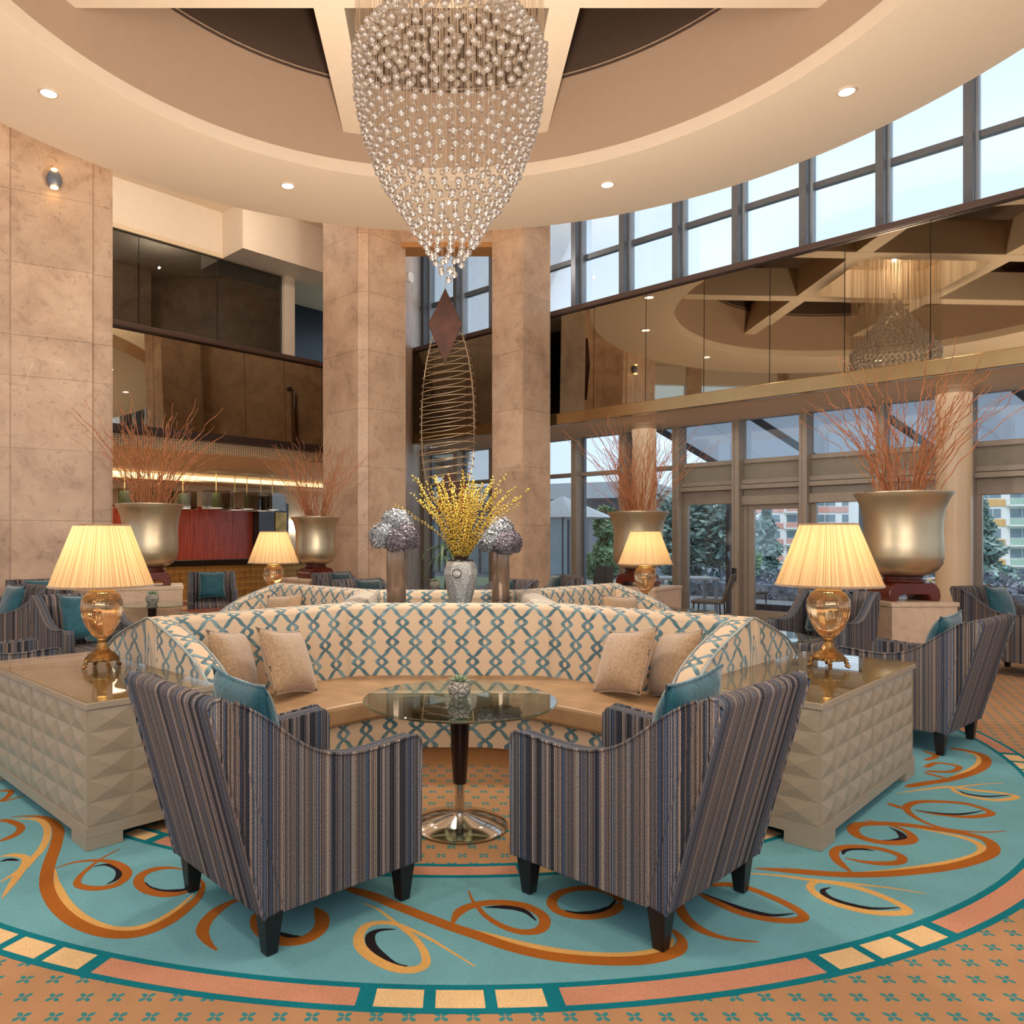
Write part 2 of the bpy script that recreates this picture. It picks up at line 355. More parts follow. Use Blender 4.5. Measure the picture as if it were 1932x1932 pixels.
# ------------------------------------------------------------------ mesh helpers
class MB:
    def __init__(s): s.v = []; s.f = []
    def add(s, vs, fs):
        o = len(s.v); s.v += [tuple(p) for p in vs]; s.f += [tuple(i+o for i in f) for f in fs]; return s
    def box(s, x0, x1, y0, y1, z0, z1):
        return s.add([(x, y, z) for z in (z0, z1) for y in (y0, y1) for x in (x0, x1)],
                     [(0, 2, 3, 1), (4, 5, 7, 6), (0, 1, 5, 4), (2, 6, 7, 3), (0, 4, 6, 2), (1, 3, 7, 5)])
    def quadbar(s, a, b, w, d, up=Vector((0, 0, 1))):
        """bar of section w x d from a to b"""
        a, b = Vector(a), Vector(b); t = (b-a).normalized(); n = t.cross(up)
        if n.length < 1e-4: n = t.cross(Vector((0, 1, 0)))
        n.normalize(); m = n.cross(t).normalized()
        P = [a+n*(w/2*i)+m*(d/2*j) for i, j in ((-1, -1), (1, -1), (1, 1), (-1, 1))] + [b+n*(w/2*i)+m*(d/2*j) for i, j in ((-1, -1), (1, -1), (1, 1), (-1, 1))]
        return s.add(P, [(3, 2, 1, 0), (4, 5, 6, 7), (0, 1, 5, 4), (1, 2, 6, 5), (2, 3, 7, 6), (3, 0, 4, 7)])
    def prism(s, poly, h0, h1, f=lambda p, h: (p[0], p[1], h)):
        n = len(poly); vs = [f(p, h0) for p in poly]+[f(p, h1) for p in poly]
        return s.add(vs, [tuple(range(n-1, -1, -1)), tuple(range(n, 2*n))]+[(i, (i+1) % n, n+(i+1) % n, n+i) for i in range(n)])
    def lathe(s, prof, n=32, rip=0, cap=True, ang0=0):
        m = len(prof); vs = []
        for k in range(n):
            a = 2*pi*k/n+ang0; q = 1+(rip if k % 2 else -rip)
            vs += [(r*q*cos(a), r*q*sin(a), z) for r, z in prof]
        fs = [(k*m+i, ((k+1) % n)*m+i, ((k+1) % n)*m+i+1, k*m+i+1) for k in range(n) for i in range(m-1)]
        if cap: 
            if prof[0][0] > 1e-5: fs.append(tuple(k*m for k in range(n-1, -1, -1)))
            if prof[-1][0] > 1e-5: fs.append(tuple(k*m+m-1 for k in range(n)))
        return s.add(vs, fs)
    def tube(s, pts, r, n=6, cap=True, closed=False):
        pts = [Vector(p) for p in pts]; N = len(pts); vs = []; ref = Vector((0, 0, 1))
        for i, p in enumerate(pts):
            t = (pts[(i+1) % N]-pts[i-1]) if closed else (pts[min(i+1, N-1)]-pts[max(i-1, 0)])
            if t.length < 1e-9: t = Vector((0, 0, 1))
            t.normalize(); u = t.cross(ref)
            if u.length < .05: u = t.cross(Vector((1, 0, 0)))
            u.normalize(); w = u.cross(t); rr = r(i/(N-1)) if callable(r) else r
            vs += [p+(u*cos(2*pi*k/n)+w*sin(2*pi*k/n))*rr for k in range(n)]
        fs = [(i*n+k, i*n+(k+1) % n, ((i+1) % N)*n+(k+1) % n, ((i+1) % N)*n+k) for i in range(N if closed else N-1) for k in range(n)]
        if cap and not closed: fs += [tuple(range(n-1, -1, -1)), tuple((N-1)*n+k for k in range(n))]
        return s.add(vs, fs)
    def ring(s, r0, r1, z, n=96, a0=0, a1=2*pi, dz=0):
        """flat annulus (segment) of thickness dz"""
        full = abs(a1-a0-2*pi) < 1e-6; k = n if full else n+1
        A = [a0+(a1-a0)*i/n for i in range(k)]
        vs = []
        for a in A: vs += [(r0*cos(a), r0*sin(a), z), (r1*cos(a), r1*sin(a), z), (r1*cos(a), r1*sin(a), z+dz), (r0*cos(a), r0*sin(a), z+dz)]
        fs = []
        for i in range(n):
            p, q = i*4, ((i+1) % k)*4
            fs += [(p+j, p+(j+1) % 4, q+(j+1) % 4, q+j) for j in range(4)]
        if not full: fs += [(3, 2, 1, 0), tuple((k-1)*4+j for j in range(4))]
        return s.add(vs, fs)
    def sphere(s, c, r, nu=10, nv=7, sq=(1, 1, 1)):
        vs = [(c[0], c[1], c[2]-r*sq[2])]
        for j in range(1, nv):
            t = -pi/2+pi*j/nv
            vs += [(c[0]+r*sq[0]*cos(t)*cos(2*pi*i/nu), c[1]+r*sq[1]*cos(t)*sin(2*pi*i/nu), c[2]+r*sq[2]*sin(t)) for i in range(nu)]
        vs.append((c[0], c[1], c[2]+r*sq[2])); L = len(vs)-1
        fs = [(0, 1+(i+1) % nu, 1+i) for i in range(nu)]
        for j in range(nv-2):
            for i in range(nu): a = 1+j*nu; fs.append((a+i, a+(i+1) % nu, a+nu+(i+1) % nu, a+nu+i))
        a = 1+(nv-2)*nu; fs += [(a+i, a+(i+1) % nu, L) for i in range(nu)]
        return s.add(vs, fs)
    def mesh(s, name, mat, smooth=None, uvf=None):
        me = bpy.data.meshes.new(name); me.from_pydata(s.v, [], s.f)
        bm = bmesh.new(); bm.from_mesh(me); bmesh.ops.recalc_face_normals(bm, faces=bm.faces); bm.to_mesh(me); bm.free()
        me.materials.append(MAT[mat])
        if smooth:
            for p in me.polygons: p.use_smooth = True
            me.set_sharp_from_angle(angle=R(smooth))
        if uvf:
            L = me.uv_layers.new(name='UVMap').data
            for p in me.polygons:
                for li in p.loop_indices:
                    vi = me.loops[li].vertex_index
                    L[li].uv = uvf[vi] if isinstance(uvf, list) else uvf(me.vertices[vi].co, p.normal)
        return me
    def build(s, name, mat, parent=None, smooth=None, bevel=0, seg=2, uvf=None, loc=(0, 0, 0), rz=0, rot=None):
        o = bpy.data.objects.new(name, s.mesh(name, mat, smooth, uvf)); COL.objects.link(o)
        o.parent = parent; o.location = loc; o.rotation_euler = rot or (0, 0, rz)
        if bevel:
            b = o.modifiers.new('bevel', 'BEVEL'); b.width = bevel; b.segments = seg; b.limit_method = 'ANGLE'; b.angle_limit = R(35); b.harden_normals = False
            for p in o.data.polygons: p.use_smooth = True
            o.data.set_sharp_from_angle(angle=R(80))
        return o
def inst(name, me, parent=None, loc=(0, 0, 0), rot=(0, 0, 0), scale=None):
    o = bpy.data.objects.new(name, me); COL.objects.link(o); o.parent = parent; o.location = loc; o.rotation_euler = rot
    if scale: o.scale = scale
    return o
def tag(o, label=None, cat=None, group=None, kind=None):
    for k, v in (('label', label), ('category', cat), ('group', group), ('kind', kind)):
        if v: o[k] = v
    return o
def thing(name, label, cat, loc=(0, 0, 0), rz=0, group=None):
    o = bpy.data.objects.new(name, None); COL.objects.link(o); o.location = loc; o.rotation_euler = (0, 0, rz); o.empty_display_size = .1
    return tag(o, label, cat, group)
def copy_tree(o, parent=None, kids=None):
    c = o.copy(); COL.objects.link(c); c.parent = parent
    for ch in o.children: copy_tree(ch, c)
    return c
def dup(o, loc, rz, label=None, group=None):
    c = copy_tree(o); c.location = loc; c.rotation_euler = (0, 0, rz)
    return tag(c, label, None, group)
def struct(o): o['kind'] = 'structure'; return o
def uvbox(co, n):
    a = [abs(x) for x in n]
    if a[0] > a[1] and a[0] > a[2]*.8: return (co.y, co.z)
    if a[1] >= a[0] and a[1] > a[2]*.8: return (co.x, co.z)
    return (co.x, co.y)
def smoothpts(pts, sub=6, closed=False):
    """Catmull-Rom through the points"""
    P = [Vector(p) for p in pts]; n = len(P); out = []
    for i in range(n if closed else n-1):
        p0, p1, p2, p3 = (P[(i-1) % n], P[i], P[(i+1) % n], P[(i+2) % n]) if closed else (P[max(i-1, 0)], P[i], P[i+1], P[min(i+2, n-1)])
        for k in range(sub):
            t = k/sub
            out.append(.5*((2*p1)+(p2-p0)*t+(2*p0-5*p1+4*p2-p3)*t*t+(3*p1-p0-3*p2+p3)*t**3))
    if not closed: out.append(P[-1])
    return out

# =================================================================== THE SETTING
def sroot(name, loc=(0, 0, 0), rz=0):
    o = bpy.data.objects.new(name, None); COL.objects.link(o); o.location = loc; o.rotation_euler = (0, 0, rz); o.empty_display_size = .2
    return struct(o)
# ---- floor
struct(MB().prism([(-.7, 19.85), (15.7, 3.45), (2, -10.3), (-15.2, 1.9), (-15.2, 14.6), (-2, 27.8), (-.7, 27.8)], -.3, 0).build('floor', 'pile_orange_stars'))

# ---- round carpet medallion
med = thing('carpet_medallion', 'round turquoise carpet medallion with orange swirls and a bordered edge', 'carpet', (CX, CY, 0))
RI0, RI1, RO0, RO1 = 2.985, 3.125, 3.905, 4.055
MB().ring(RI1-.005, RO0+.005, .0002, 160, dz=.0006).build('blue_field', 'pile_blue', med)
def border(r0, r1, nm, ph=0):
    w = .028
    b = MB().ring(r0, r1, .0002, 180, dz=.0010).build(nm, 'pile_teal', med)
    rm = (r0+r1)/2
    for k in range(16):
        c = -pi/2+(k+ph)*2*pi/16
        for j in (-1, 0, 1):
            a = c+j*.192/rm
            o = MB().ring(r0+w, r1-w, .0011, 4, a-.077/rm, a+.077/rm, .0004).build('cream_square', 'pile_cream', b)
        a0 = c+.325/rm; a1 = c+2*pi/16-.325/rm
        MB().ring(r0+w, r1-w, .0011, 14, a0, a1, .0004).build('salmon_panel', 'pile_salmon', b)
border(RO0, RO1, 'outer_border'); border(RI0, RI1, 'inner_border', .5)
def gpt(u, v): d = v-1018; return ((u-832)*CAMZ/d-CX, 1430*CAMZ/d-CY)
ox = {4: (0, 1400, .34165), 5: (600, 1400, .34165), 6: (1200, 1400, .3789)}
def stroke(crop, pts, mat, w, z, name, t0=.25, t1=.25):
    w *= 1.08
    a, b, s = ox[crop]
    P = smoothpts([gpt(a+x*s, b+y*s)+(0,) for x, y in pts], 5); n = len(P); V = []
    for i, p in enumerate(P):
        t = (P[min(i+1, n-1)]-P[max(i-1, 0)]).normalized(); q = Vector((-t.y, t.x, 0)); f = i/(n-1)
        k = min(1, .12+f/max(t0, 1e-3), .12+(1-f)/max(t1, 1e-3)); V += [p+q*(w/2*k), p-q*(w/2*k)]
    m = MB(); L = len(V)
    m.add([(p.x, p.y, z+.0006*(i/len(V))) for i, p in enumerate(V)]+[(p.x, p.y, .0005) for p in V],
          [(2*i, 2*i+1, 2*i+3, 2*i+2) for i in range(n-1)]+[(2*i, 2*i+2, L+2*i+2, L+2*i) for i in range(n-1)]+[(2*i+1, L+2*i+1, L+2*i+3, 2*i+3) for i in range(n-1)]+[(0, L, L+1, 1), (L-2, L-1, 2*L-1, 2*L-2)])
    m.build(name, mat, med)
def ell(cx, cy, rx, ry, a0=0, a1=360, n=14): return [(cx+rx*cos(R(a0+(a1-a0)*i/n)), cy+ry*sin(R(a0+(a1-a0)*i/n))) for i in range(n+1)]
BR, GO, BK = 'pile_brown', 'pile_gold', 'pile_black'
S = lambda c, p, w=.045, t0=.25, t1=.25: stroke(c, p, BR, w, .0016, 'brown_swirl', t0, t1)
Gd = lambda c, p, w=.032, t0=.2, t1=.2: stroke(c, p, GO, w, .0013, 'gold_swirl', t0, t1)
K = lambda c, p, w=.03: stroke(c, p, BK, w, .0010, 'black_crescent', .4, .4)
S(4, [(60, 415), (150, 410), (230, 415), (290, 440), (322, 490), (308, 570), (270, 680), (255, 770), (275, 850), (330, 930), (420, 1000), (540, 1048), (670, 1066), (800, 1050), (930, 992), (1040, 912), (1100, 850), (1122, 790), (1090, 750)], .05)
Gd(4, [(90, 428), (170, 425), (230, 437), (260, 480), (255, 540), (222, 600), (180, 645), (140, 690), (80, 730), (0, 775)])
Gd(4, [(303, 700), (315, 780), (350, 860), (400, 920), (470, 975), (600, 1028), (740, 1032), (870, 992), (980, 922), (1070, 840)])
S(4, [(300, 702), (400, 668), (520, 655), (620, 665), (688, 700), (700, 740), (640, 790), (540, 810), (450, 800), (425, 775), (450, 735), (500, 690), (560, 645), (660, 592)], .038, .3, .5)
K(4, [(515, 690), (580, 678), (640, 692), (662, 722), (640, 760), (590, 787)])
S(4, ell(930, 770, 165, 74, -60, -330), .04); K(4, [(800, 775), (830, 808), (900, 826), (1010, 818), (1090, 790)], .028)
S(4, [(1380, 862), (1290, 880), (1200, 930), (1140, 990), (1118, 1050), (1150, 1110), (1198, 1152)], .045, .4, .4)
S(4, ell(1600, 990, 180, 115, -40, 215), .05, .1, .1); K(4, [(1540, 1050), (1600, 1078), (1690, 1082)], .03)
Gd(4, [(0, 635), (70, 625), (140, 640), (130, 690), (90, 750), (10, 865)]); K(4, [(0, 662), (50, 650), (105, 656)], .025)
S(4, [(0, 432), (60, 440), (115, 470), (90, 510), (0, 550)], .035, 0, .1); S(4, [(0, 270), (60, 272), (40, 305), (0, 330)], .03, 0, 0); S(4, [(0, 330), (70, 316), (140, 295)], .02, 0, .6)
S(5, [(110, 795), (300, 850), (420, 900), (600, 970), (730, 1020), (880, 1070), (1050, 1130), (1250, 1178), (1450, 1203), (1650, 1212), (1800, 1205), (1905, 1185), (1990, 1150), (2010, 1100), (1970, 1050), (1930, 1030)], .05, .05)
Gd(5, [(770, 1020), (900, 1058), (1100, 1112), (1300, 1152), (1500, 1176), (1700, 1180), (1860, 1160), (1935, 1125), (1960, 1085)], .034)
S(5, [(735, 1020), (770, 950), (830, 912), (930, 890), (1050, 890), (1160, 912), (1240, 960), (1250, 1010), (1210, 1045), (1120, 1050), (1020, 1020), (930, 965), (880, 910), (850, 870), (832, 822)], .04, .1, .5)
K(5, [(920, 915), (990, 912), (1080, 918), (1150, 940), (1205, 988)], .028)
S(5, ell(1480, 888, 190, 80), .038, .05, .05); K(5, [(1355, 930), (1440, 946), (1540, 940), (1615, 912), (1642, 870)], .028)
Gd(5, [(250, 890), (330, 925), (410, 985), (480, 1040), (540, 1090), (590, 1170), (590, 1232), (520, 1260), (420, 1250), (310, 1200), (240, 1140), (225, 1080), (260, 1022), (330, 1000), (420, 1005), (520, 1042), (620, 1090), (720, 1150), (868, 1242)], .04, .5, .5)
K(5, [(430, 1035), (340, 1040), (290, 1070), (300, 1130), (360, 1190), (430, 1230), (495, 1240)], .034)
S(6, [(590, 630), (800, 645), (1000, 660), (1200, 660), (1400, 645), (1580, 620), (1720, 580), (1780, 540), (1750, 492), (1650, 460), (1500, 435), (1350, 415), (1230, 407), (1110, 412), (1080, 440), (1120, 475), (1220, 500), (1330, 502), (1380, 482), (1340, 442), (1250, 412), (1140, 388)], .05, .05, .2)
Gd(6, [(1110, 650), (1300, 640), (1500, 612), (1650, 580), (1722, 545), (1700, 505), (1600, 470), (1400, 430)], .034)
K(6, [(1260, 425), (1310, 450), (1330, 480), (1280, 492), (1230, 490)], .034)
S(6, [(1080, 655), (1010, 600), (985, 555), (1020, 527), (1120, 522), (1230, 537), (1320, 570), (1310, 600), (1220, 606), (1120, 596), (1040, 578)], .038, .1, .2); K(6, [(1030, 562), (1042, 538), (1100, 532), (1190, 542)], .03)
Gd(6, [(490, 650), (700, 665), (850, 685), (1000, 705), (1130, 735), (1250, 780), (1345, 830), (1330, 852), (1200, 852), (1080, 832), (960, 795), (880, 745), (872, 710), (930, 695), (1100, 710), (1280, 730), (1440, 756)], .036, .2, .4)
K(6, [(970, 725), (930, 740), (960, 775), (1060, 810), (1180, 830), (1312, 826)], .03)
S(6, [(330, 720), (450, 710), (560, 730), (680, 775), (790, 830), (835, 870), (790, 890), (670, 885), (530, 855), (400, 800), (300, 750)], .038, .1, .1); K(6, [(320, 750), (450, 802), (560, 840), (680, 864), (790, 854)], .026)
S(6, [(205, 800), (250, 880), (330, 940), (450, 980), (612, 998)], .04, .05, .6)
S(6, [(1390, 342), (1500, 362), (1650, 374), (1760, 362), (1750, 342), (1650, 310), (1520, 298), (1400, 300), (1345, 330), (1400, 382), (1520, 428), (1700, 450), (1842, 445)], .038, .2, .4); K(6, [(1385, 338), (1500, 356), (1620, 360), (1728, 343)], .024)
Gd(6, [(1300, 255), (1450, 235), (1560, 225), (1680, 240), (1820, 255), (1895, 275), (1800, 290), (1680, 276), (1600, 252), (1585, 230), (1700, 213), (1830, 205)], .034, .2, .4); K(6, [(1610, 243), (1650, 260), (1750, 272), (1870, 264)], .024)
S(6, [(1340, 225), (1450, 205), (1550, 190), (1680, 152), (1742, 110), (1730, 70), (1650, 44), (1560, 33)], .05, .05, .05); Gd(6, [(1560, 180), (1660, 142), (1710, 102), (1700, 66), (1640, 50)], .034)
S(6, [(1440, 128), (1500, 105), (1605, 122), (1570, 148), (1440, 146)], .034, .05, .05); S(6, [(1430, 152), (1550, 184)], .03, .05, .05); S(6, [(1250, 305), (1340, 335)], .035, .1, .1); S(6, [(1430, 45), (1495, 70), (1440, 92)], .034, .05, .05)

# ---- ceiling
ceil = sroot('ceiling', (CX, CY, 0))
MB().prism([(x-CX, y-CY) for x, y in ((-.7, 19.9), (15.75, 3.45), (2, -10.4), (-15.2, 1.9), (-15.2, 14.6), (-2, 27.8), (-.7, 27.8))], 8.95, 9.1).build('upper_slab', 'ceiling_paint', ceil)
MB().ring(4.39, 6.17, ZS, 160, dz=.35).build('ring_soffit', 'ceiling_paint', ceil, smooth=40)
MB().lathe([(4.385, ZS), (4.385, ZS+.17), (4.43, ZS+.17), (4.43, ZS)], 160, cap=False).build('ring_lip', 'ceiling_paint_tan', ceil, smooth=40)
MB().lathe([(4.39, ZS+.17), (3.80, 7.50), (3.84, 7.52), (4.43, ZS+.19)], 160, cap=False).build('cove_cone', 'cone_shade', ceil, smooth=30)
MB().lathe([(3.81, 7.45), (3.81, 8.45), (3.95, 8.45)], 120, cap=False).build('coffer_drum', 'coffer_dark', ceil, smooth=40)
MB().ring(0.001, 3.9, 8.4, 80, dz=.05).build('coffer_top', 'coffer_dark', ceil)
for s in (-1, 1):
    MB().box(s*1.23-.16, s*1.23+.16, -4.06, 4.06, 7.0, 7.62).build('ceiling_beam', 'ceiling_paint_tan', ceil)
    MB().box(-4.06, 4.06, s*1.39-.16, s*1.39+.16, 7.004, 7.617).build('ceiling_beam', 'ceiling_paint_tan', ceil)
MB().box(-1.3, 1.3, -1.45, 1.45, 7.621, 7.7).build('coffer_panel', 'ceiling_paint_tan', ceil)
# recessed downlights
for k, a in enumerate((26.3, 62.7, 90, 116.5, 153.3, -26.3, -62.7, -90, -116.5, -153.3)):
    x, y = CX+5.08*cos(R(a)), CY+5.08*sin(R(a))
    lab = {26.3: 'round recessed ceiling light above the tall windows at right', 62.7: 'round recessed ceiling light just right of the chandelier', 116.5: 'round recessed ceiling light left of the chandelier',
           153.3: 'round recessed ceiling light above the stone wall at far left', 90: 'round recessed ceiling light hidden behind the chandelier'}.get(a, 'round recessed ceiling light over the front half of the hall')
    t = thing('downlight', lab, 'ceiling light', (x, y, ZS), 0, 'recessed ceiling lights')
    MB().ring(.085, .105, -.012, 32, dz=.014).build('trim_ring', 'ceiling_paint_tan', t)
    MB().ring(.001, .086, -.006, 28, dz=.006).build('lens', 'lamp_lens', t)
    light('downlight_beam', 'SPOT', (x, y, ZS-.05), 150, WARM2, (0, 0, 0), .08, spot=105, blend=.8)

# ---- tiled stone
def tiles(parent, p0, p1, joints, proud=.018, gap=.004, mat='stone'):
    """one column of stone slabs between plan points p0 and p1, facing left of p0->p1 reversed (towards the camera side)"""
    p0, p1 = Vector(p0), Vector(p1); e = (p1-p0).normalized(); n = Vector((e.y, -e.x)); w = (p1-p0).length
    for a, b in zip(joints[:-1], joints[1:]):
        m = MB(); q = [p0+e*gap/2, p1-e*gap/2]
        P = [q[0], q[1], q[1]+n*proud, q[0]+n*proud]
        m.prism([tuple(p) for p in P], a+gap/2, b-gap/2); m.build('stone_slab', mat, parent)
JL = [0, .72, 1.71, 2.69, 3.67, 4.22, 5.2, 6.18, 7.16, 8.14, 8.94]
JN = [0, .7, 1.7, 2.7, 3.7, 4.7, 5.7, 6.7, 7.7, 8.94]
# big stone wall at left
wl = sroot('wall_left')
A = Vector((-5.79, 10.2)); e = Vector((.885, .466)); nb = Vector((-.466, .885))
def P(a, b): q = A+e*a+nb*b; return (q.x, q.y)
MB().prism([P(-2.3, .03), P(1.0, .03), P(1.02, .08), P(1.25, .08), P(1.25, 1.2), P(-2.3, 1.2)], 0, 8.94).build('wall_core', 'stone', wl)
for a, b, d in ((-2.1, -1.05, .03), (-1.05, -.014, .03), (0, 1.0, .03), (1.015, 1.25, .08)):
    tiles(wl, P(a, d), P(b, d), JL)
tiles(wl, P(1.25, .08), P(1.25, .6), JL); tiles(wl, P(1.25, .6), P(1.25, 1.2), JL)
# the two pillars at the far end
wn = sroot('wall_north_pillar_1'.replace('_pillar_1', '_west'))
c1, c2 = (-1.427, 13.0), (-1.245, 13.0); a1 = (-1.427-.69, 13.69); b1 = (-1.245+.6, 13.6)
MB().prism([a1, c1, c2, b1, (-1.33, 14.4)], 0, 8.94).build('pillar_core', 'stone', wn)
tiles(wn, a1, c1, JN); tiles(wn, c1, c2, JN); tiles(wn, c2, b1, JN)
we = sroot('wall_north_east')
c3 = (1.39, 13.0); a3 = (1.39-.47, 13.47); b3 = (1.39+.55, 13.55)
MB().prism([a3, c3, b3, (1.39+.08, 14.02)], 0, 8.94).build('pillar_core', 'stone', we)
tiles(we, a3, c3, JN); tiles(we, c3, b3, JN)
lt = sroot('trim_1'); MB().box(-.75, .98, 13.5, 13.95, 6.75, 8.94).build('lintel', 'stone', lt); MB().box(-.75, .98, 13.5, 13.95, 6.66, 6.748).build('wood_soffit', 'plinth', lt)
wb = sroot('wall_north'); MB().prism([(-.78, 13.75), (-.70, 13.75), (-.53, 19.6), (-.75, 19.6)], 0, 8.94).build('wall_core', 'stone', wb)
for k in range(5):
    f0, f1 = k/5, (k+1)/5
    q = lambda f: (-.70+.17*f, 13.75+5.85*f)
    tiles(wb, q(f1), q(f0), JN, proud=-.018)
sp = MB().lathe([(0, -.05), (.09, -.05), (.10, -.03), (.10, .03), (0, .03)], 24).build('wall_speaker', 'white_paint', smooth=40, loc=(-.60, 14.6, 6.5), rot=(R(90), 0, R(60)))
tag(sp, 'round white wall speaker high on the stone wall between pillars', 'speaker')

# ---- glazed wall at right (runs at 45 degrees) -------------------------------------------------
RZ = R(-45); SP = 1.145; S0 = 7.637
def bay(i):
    a, b = S0+SP*i, S0+SP*(i+1)
    w = sroot('window_%d' % (i+9), (0, 19, 0), RZ)
    MB().box(a-.06, a+.06, -.28, .06, 0, 3.75).build('post', 'alu_taupe', w, bevel=.008)
    MB().box(a-.055, a-.02, -.30, -.27, 0, 3.7).build('post_fin', 'alu_taupe', w)
    MB().box(a-.06, a+.06, -.30, .06, 3.75, 8.94).build('post', 'alu_blue', w, bevel=.008)  # same taupe metal as below, its bluish silhouette put into the colour
    MB().box(a+.061, a+.10, -.12, .04, 3.75, 8.94).build('side_frame', 'alu_pale', w)  # pale colour stands in for daylight on this side of the post
    MB().box(b-.10, b-.061, -.03, .04, 3.75, 8.94).build('side_frame', 'alu_blue', w)
    for z in (4.3, 5.85, 7.37, 8.85): MB().box(a+.06, b-.06, -.06, .05, z-.05, z+.05).build('transom', 'alu_blue', w)
    for z0, z1 in ((4.35, 5.8), (5.9, 7.32), (7.42, 8.8)): MB().box(a+.1, b-.1, -.012, 0, z0, z1).build('pane', 'pane', w)
    bar = lambda z0, z1, y0=-.12, m='alu_taupe', nm='transom': MB().box(a+.06, b-.06, y0, .05, z0, z1).build(nm, m, w, bevel=.006)
    pane = lambda z0, z1, x0=0, x1=0: MB().box(a+.06+x0, b-.06-x1, -.012, 0, z0, z1).build('pane', 'pane', w)
    bar(0, .1); bar(3.58, 3.75)
    if i < -1:
        pane(.1, 2.78); bar(2.78, 2.86); pane(2.86, 3.58)
        MB().box(a+.06, a+.1, -.05, .04, .1, 3.58).build('side_frame', 'alu_blue', w)
    else:
        bar(2.10, 2.34, -.06); bar(2.34, 2.42, -.2); bar(2.43, 2.51, -.16)
        MB().box(a+.06, b-.06, -.03, .03, 2.51, 2.80).build('spandrel_panel', 'panel_beige', w)
        bar(2.80, 2.88, -.08); pane(2.88, 3.58)
        MB().box(a+.06, a+.13, -.06, .04, .1, 2.1).build('side_frame', 'alu_taupe', w)
        if i != 0: pane(.1, 2.1, .07)
        if i not in (0,): MB().box(a+.62, a+.69, .5, .6, 0, 2.3).build('terrace_post', 'rafter_dark', w)
    return w
for i in range(-8, 9): bay(i)
d = sroot('door_1', (0, 19, 0), RZ); a, b = S0, S0+SP
MB().box(a+.14, a+.24, -.06, .02, .1, 2.06).build('stile', 'alu_taupe', d); MB().box(b-.16, b-.06, -.06, .02, .1, 2.06).build('stile', 'alu_taupe', d)
MB().box(a+.24, b-.16, -.06, .02, 1.98, 2.06).build('rail', 'alu_taupe', d); MB().box(a+.24, b-.16, -.06, .02, .1, .2).build('rail', 'alu_taupe', d)
MB().box(a+.24, b-.16, -.03, -.02, .2, 1.98).build('pane', 'pane', d)
MB().box(a+.06, b+.9, -.16, -.06, 2.06, 2.22).build('track_cover', 'alu_taupe', d, bevel=.01)
MB().box(a-.03, a+.03, -.36, -.30, .72, .95).build('handle', 'black_wood', d, bevel=.012)
MB().box(a-.3, b+.3, .35, .5, .0, .28).build('threshold', 'rafter_dark', d)
# gallery along the glazed wall, clad in bronze mirror
gr = sroot('wall_gallery_right', (0, 19, 0), RZ); YB = -2.333
MB().box(1.2, 22, YB+.03, 0-.3, 3.55, 3.72).build('gallery_slab', 'ceiling_paint', gr)
MB().box(1.2, 22, YB-.05, YB+.05, 3.50, 3.705).build('fascia_strip', 'fascia_metal', gr, bevel=.01)
MB().box(1.2, 22, YB-.05, YB+.12, 5.47, 5.56).build('hand_rail', 'bronze_rail', gr, bevel=.012)
MB().box(1.2, 22, YB+.03, YB+.1, 3.7, 5.47).build('parapet_core', 'dark_band', gr)
for j in range(-8, 13):
    s = 9.05+.998*j
    o = MB().box(-.494, .494, -.008, 0, 0, 1.755).build('mirror_panel', 'mirror', gr, loc=(s+.499, YB, 3.71))
    o.rotation_euler = (R(-.8), 0, R(rnd.uniform(-.18, .18)))
for k, s in enumerate((5.1, 8.85, 13.0)):
    pass
for nm, (x, y), lab in (('round_column', (7.06, 10.44), 'round cream column beside the urn at far right'), ('round_column', (3.70, 13.8), 'round cream column behind the urn near the pillar')):
    t = sroot('wall_column'.replace('wall_column', 'trim_2' if x > 5 else 'trim_3'), (x, y, 0))
    MB().lathe([(.24, 0), (.24, .1), (.215, .12), (.215, 3.5), (.24, 3.52), (.24, 3.6)], 40).build('column_shaft', 'column_paint', t, smooth=40)

# ---- left gallery and reception below it ---------------------------------------------------------
RL = R(45); OL = (0, 20.3, 0)
gl = sroot('wall_gallery_left', OL, RL)
MB().box(-16, 1, .25, 6.5, 3.24, 3.7).build('gallery_slab', 'plaster_warm', gl)
MB().box(-16, 1, .22, .25, 3.24, 3.47).build('perforated_band', 'perforated', gl)
MB().box(-16, 1, -.04, .25, 3.48, 3.62).build('fascia_strip', 'dark_band', gl, bevel=.01)
MB().box(-16, 1, -.04, .12, 5.46, 5.56).build('hand_rail', 'bronze_rail', gl, bevel=.012)
MB().box(-16, 1, .085, .13, 3.6, 5.47).build('parapet_core', 'dark_band', gl)
for j in range(-8, 9):
    s = -7.88+1.0*j
    o = MB().box(-.496, .496, -.008, 0, 0, 1.83).build('mirror_panel', 'mirror', gl, loc=(s+.5, 0, 3.63)); o.rotation_euler = (R(-2.2), 0, R(rnd.uniform(-.25, .25)))
MB().box(-16, 1, 5.2, 8, 3.05, 3.24).build('dropped_ceiling', 'plaster_warm', gl)
MB().box(-16, 1, 5.17, 5.2, 3.09, 3.2).build('cove_light', 'cove_strip', gl)
MB().box(-16, 1, 5.05, 5.2, 3.03, 3.07).build('cove_ledge', 'plaster_warm', gl)
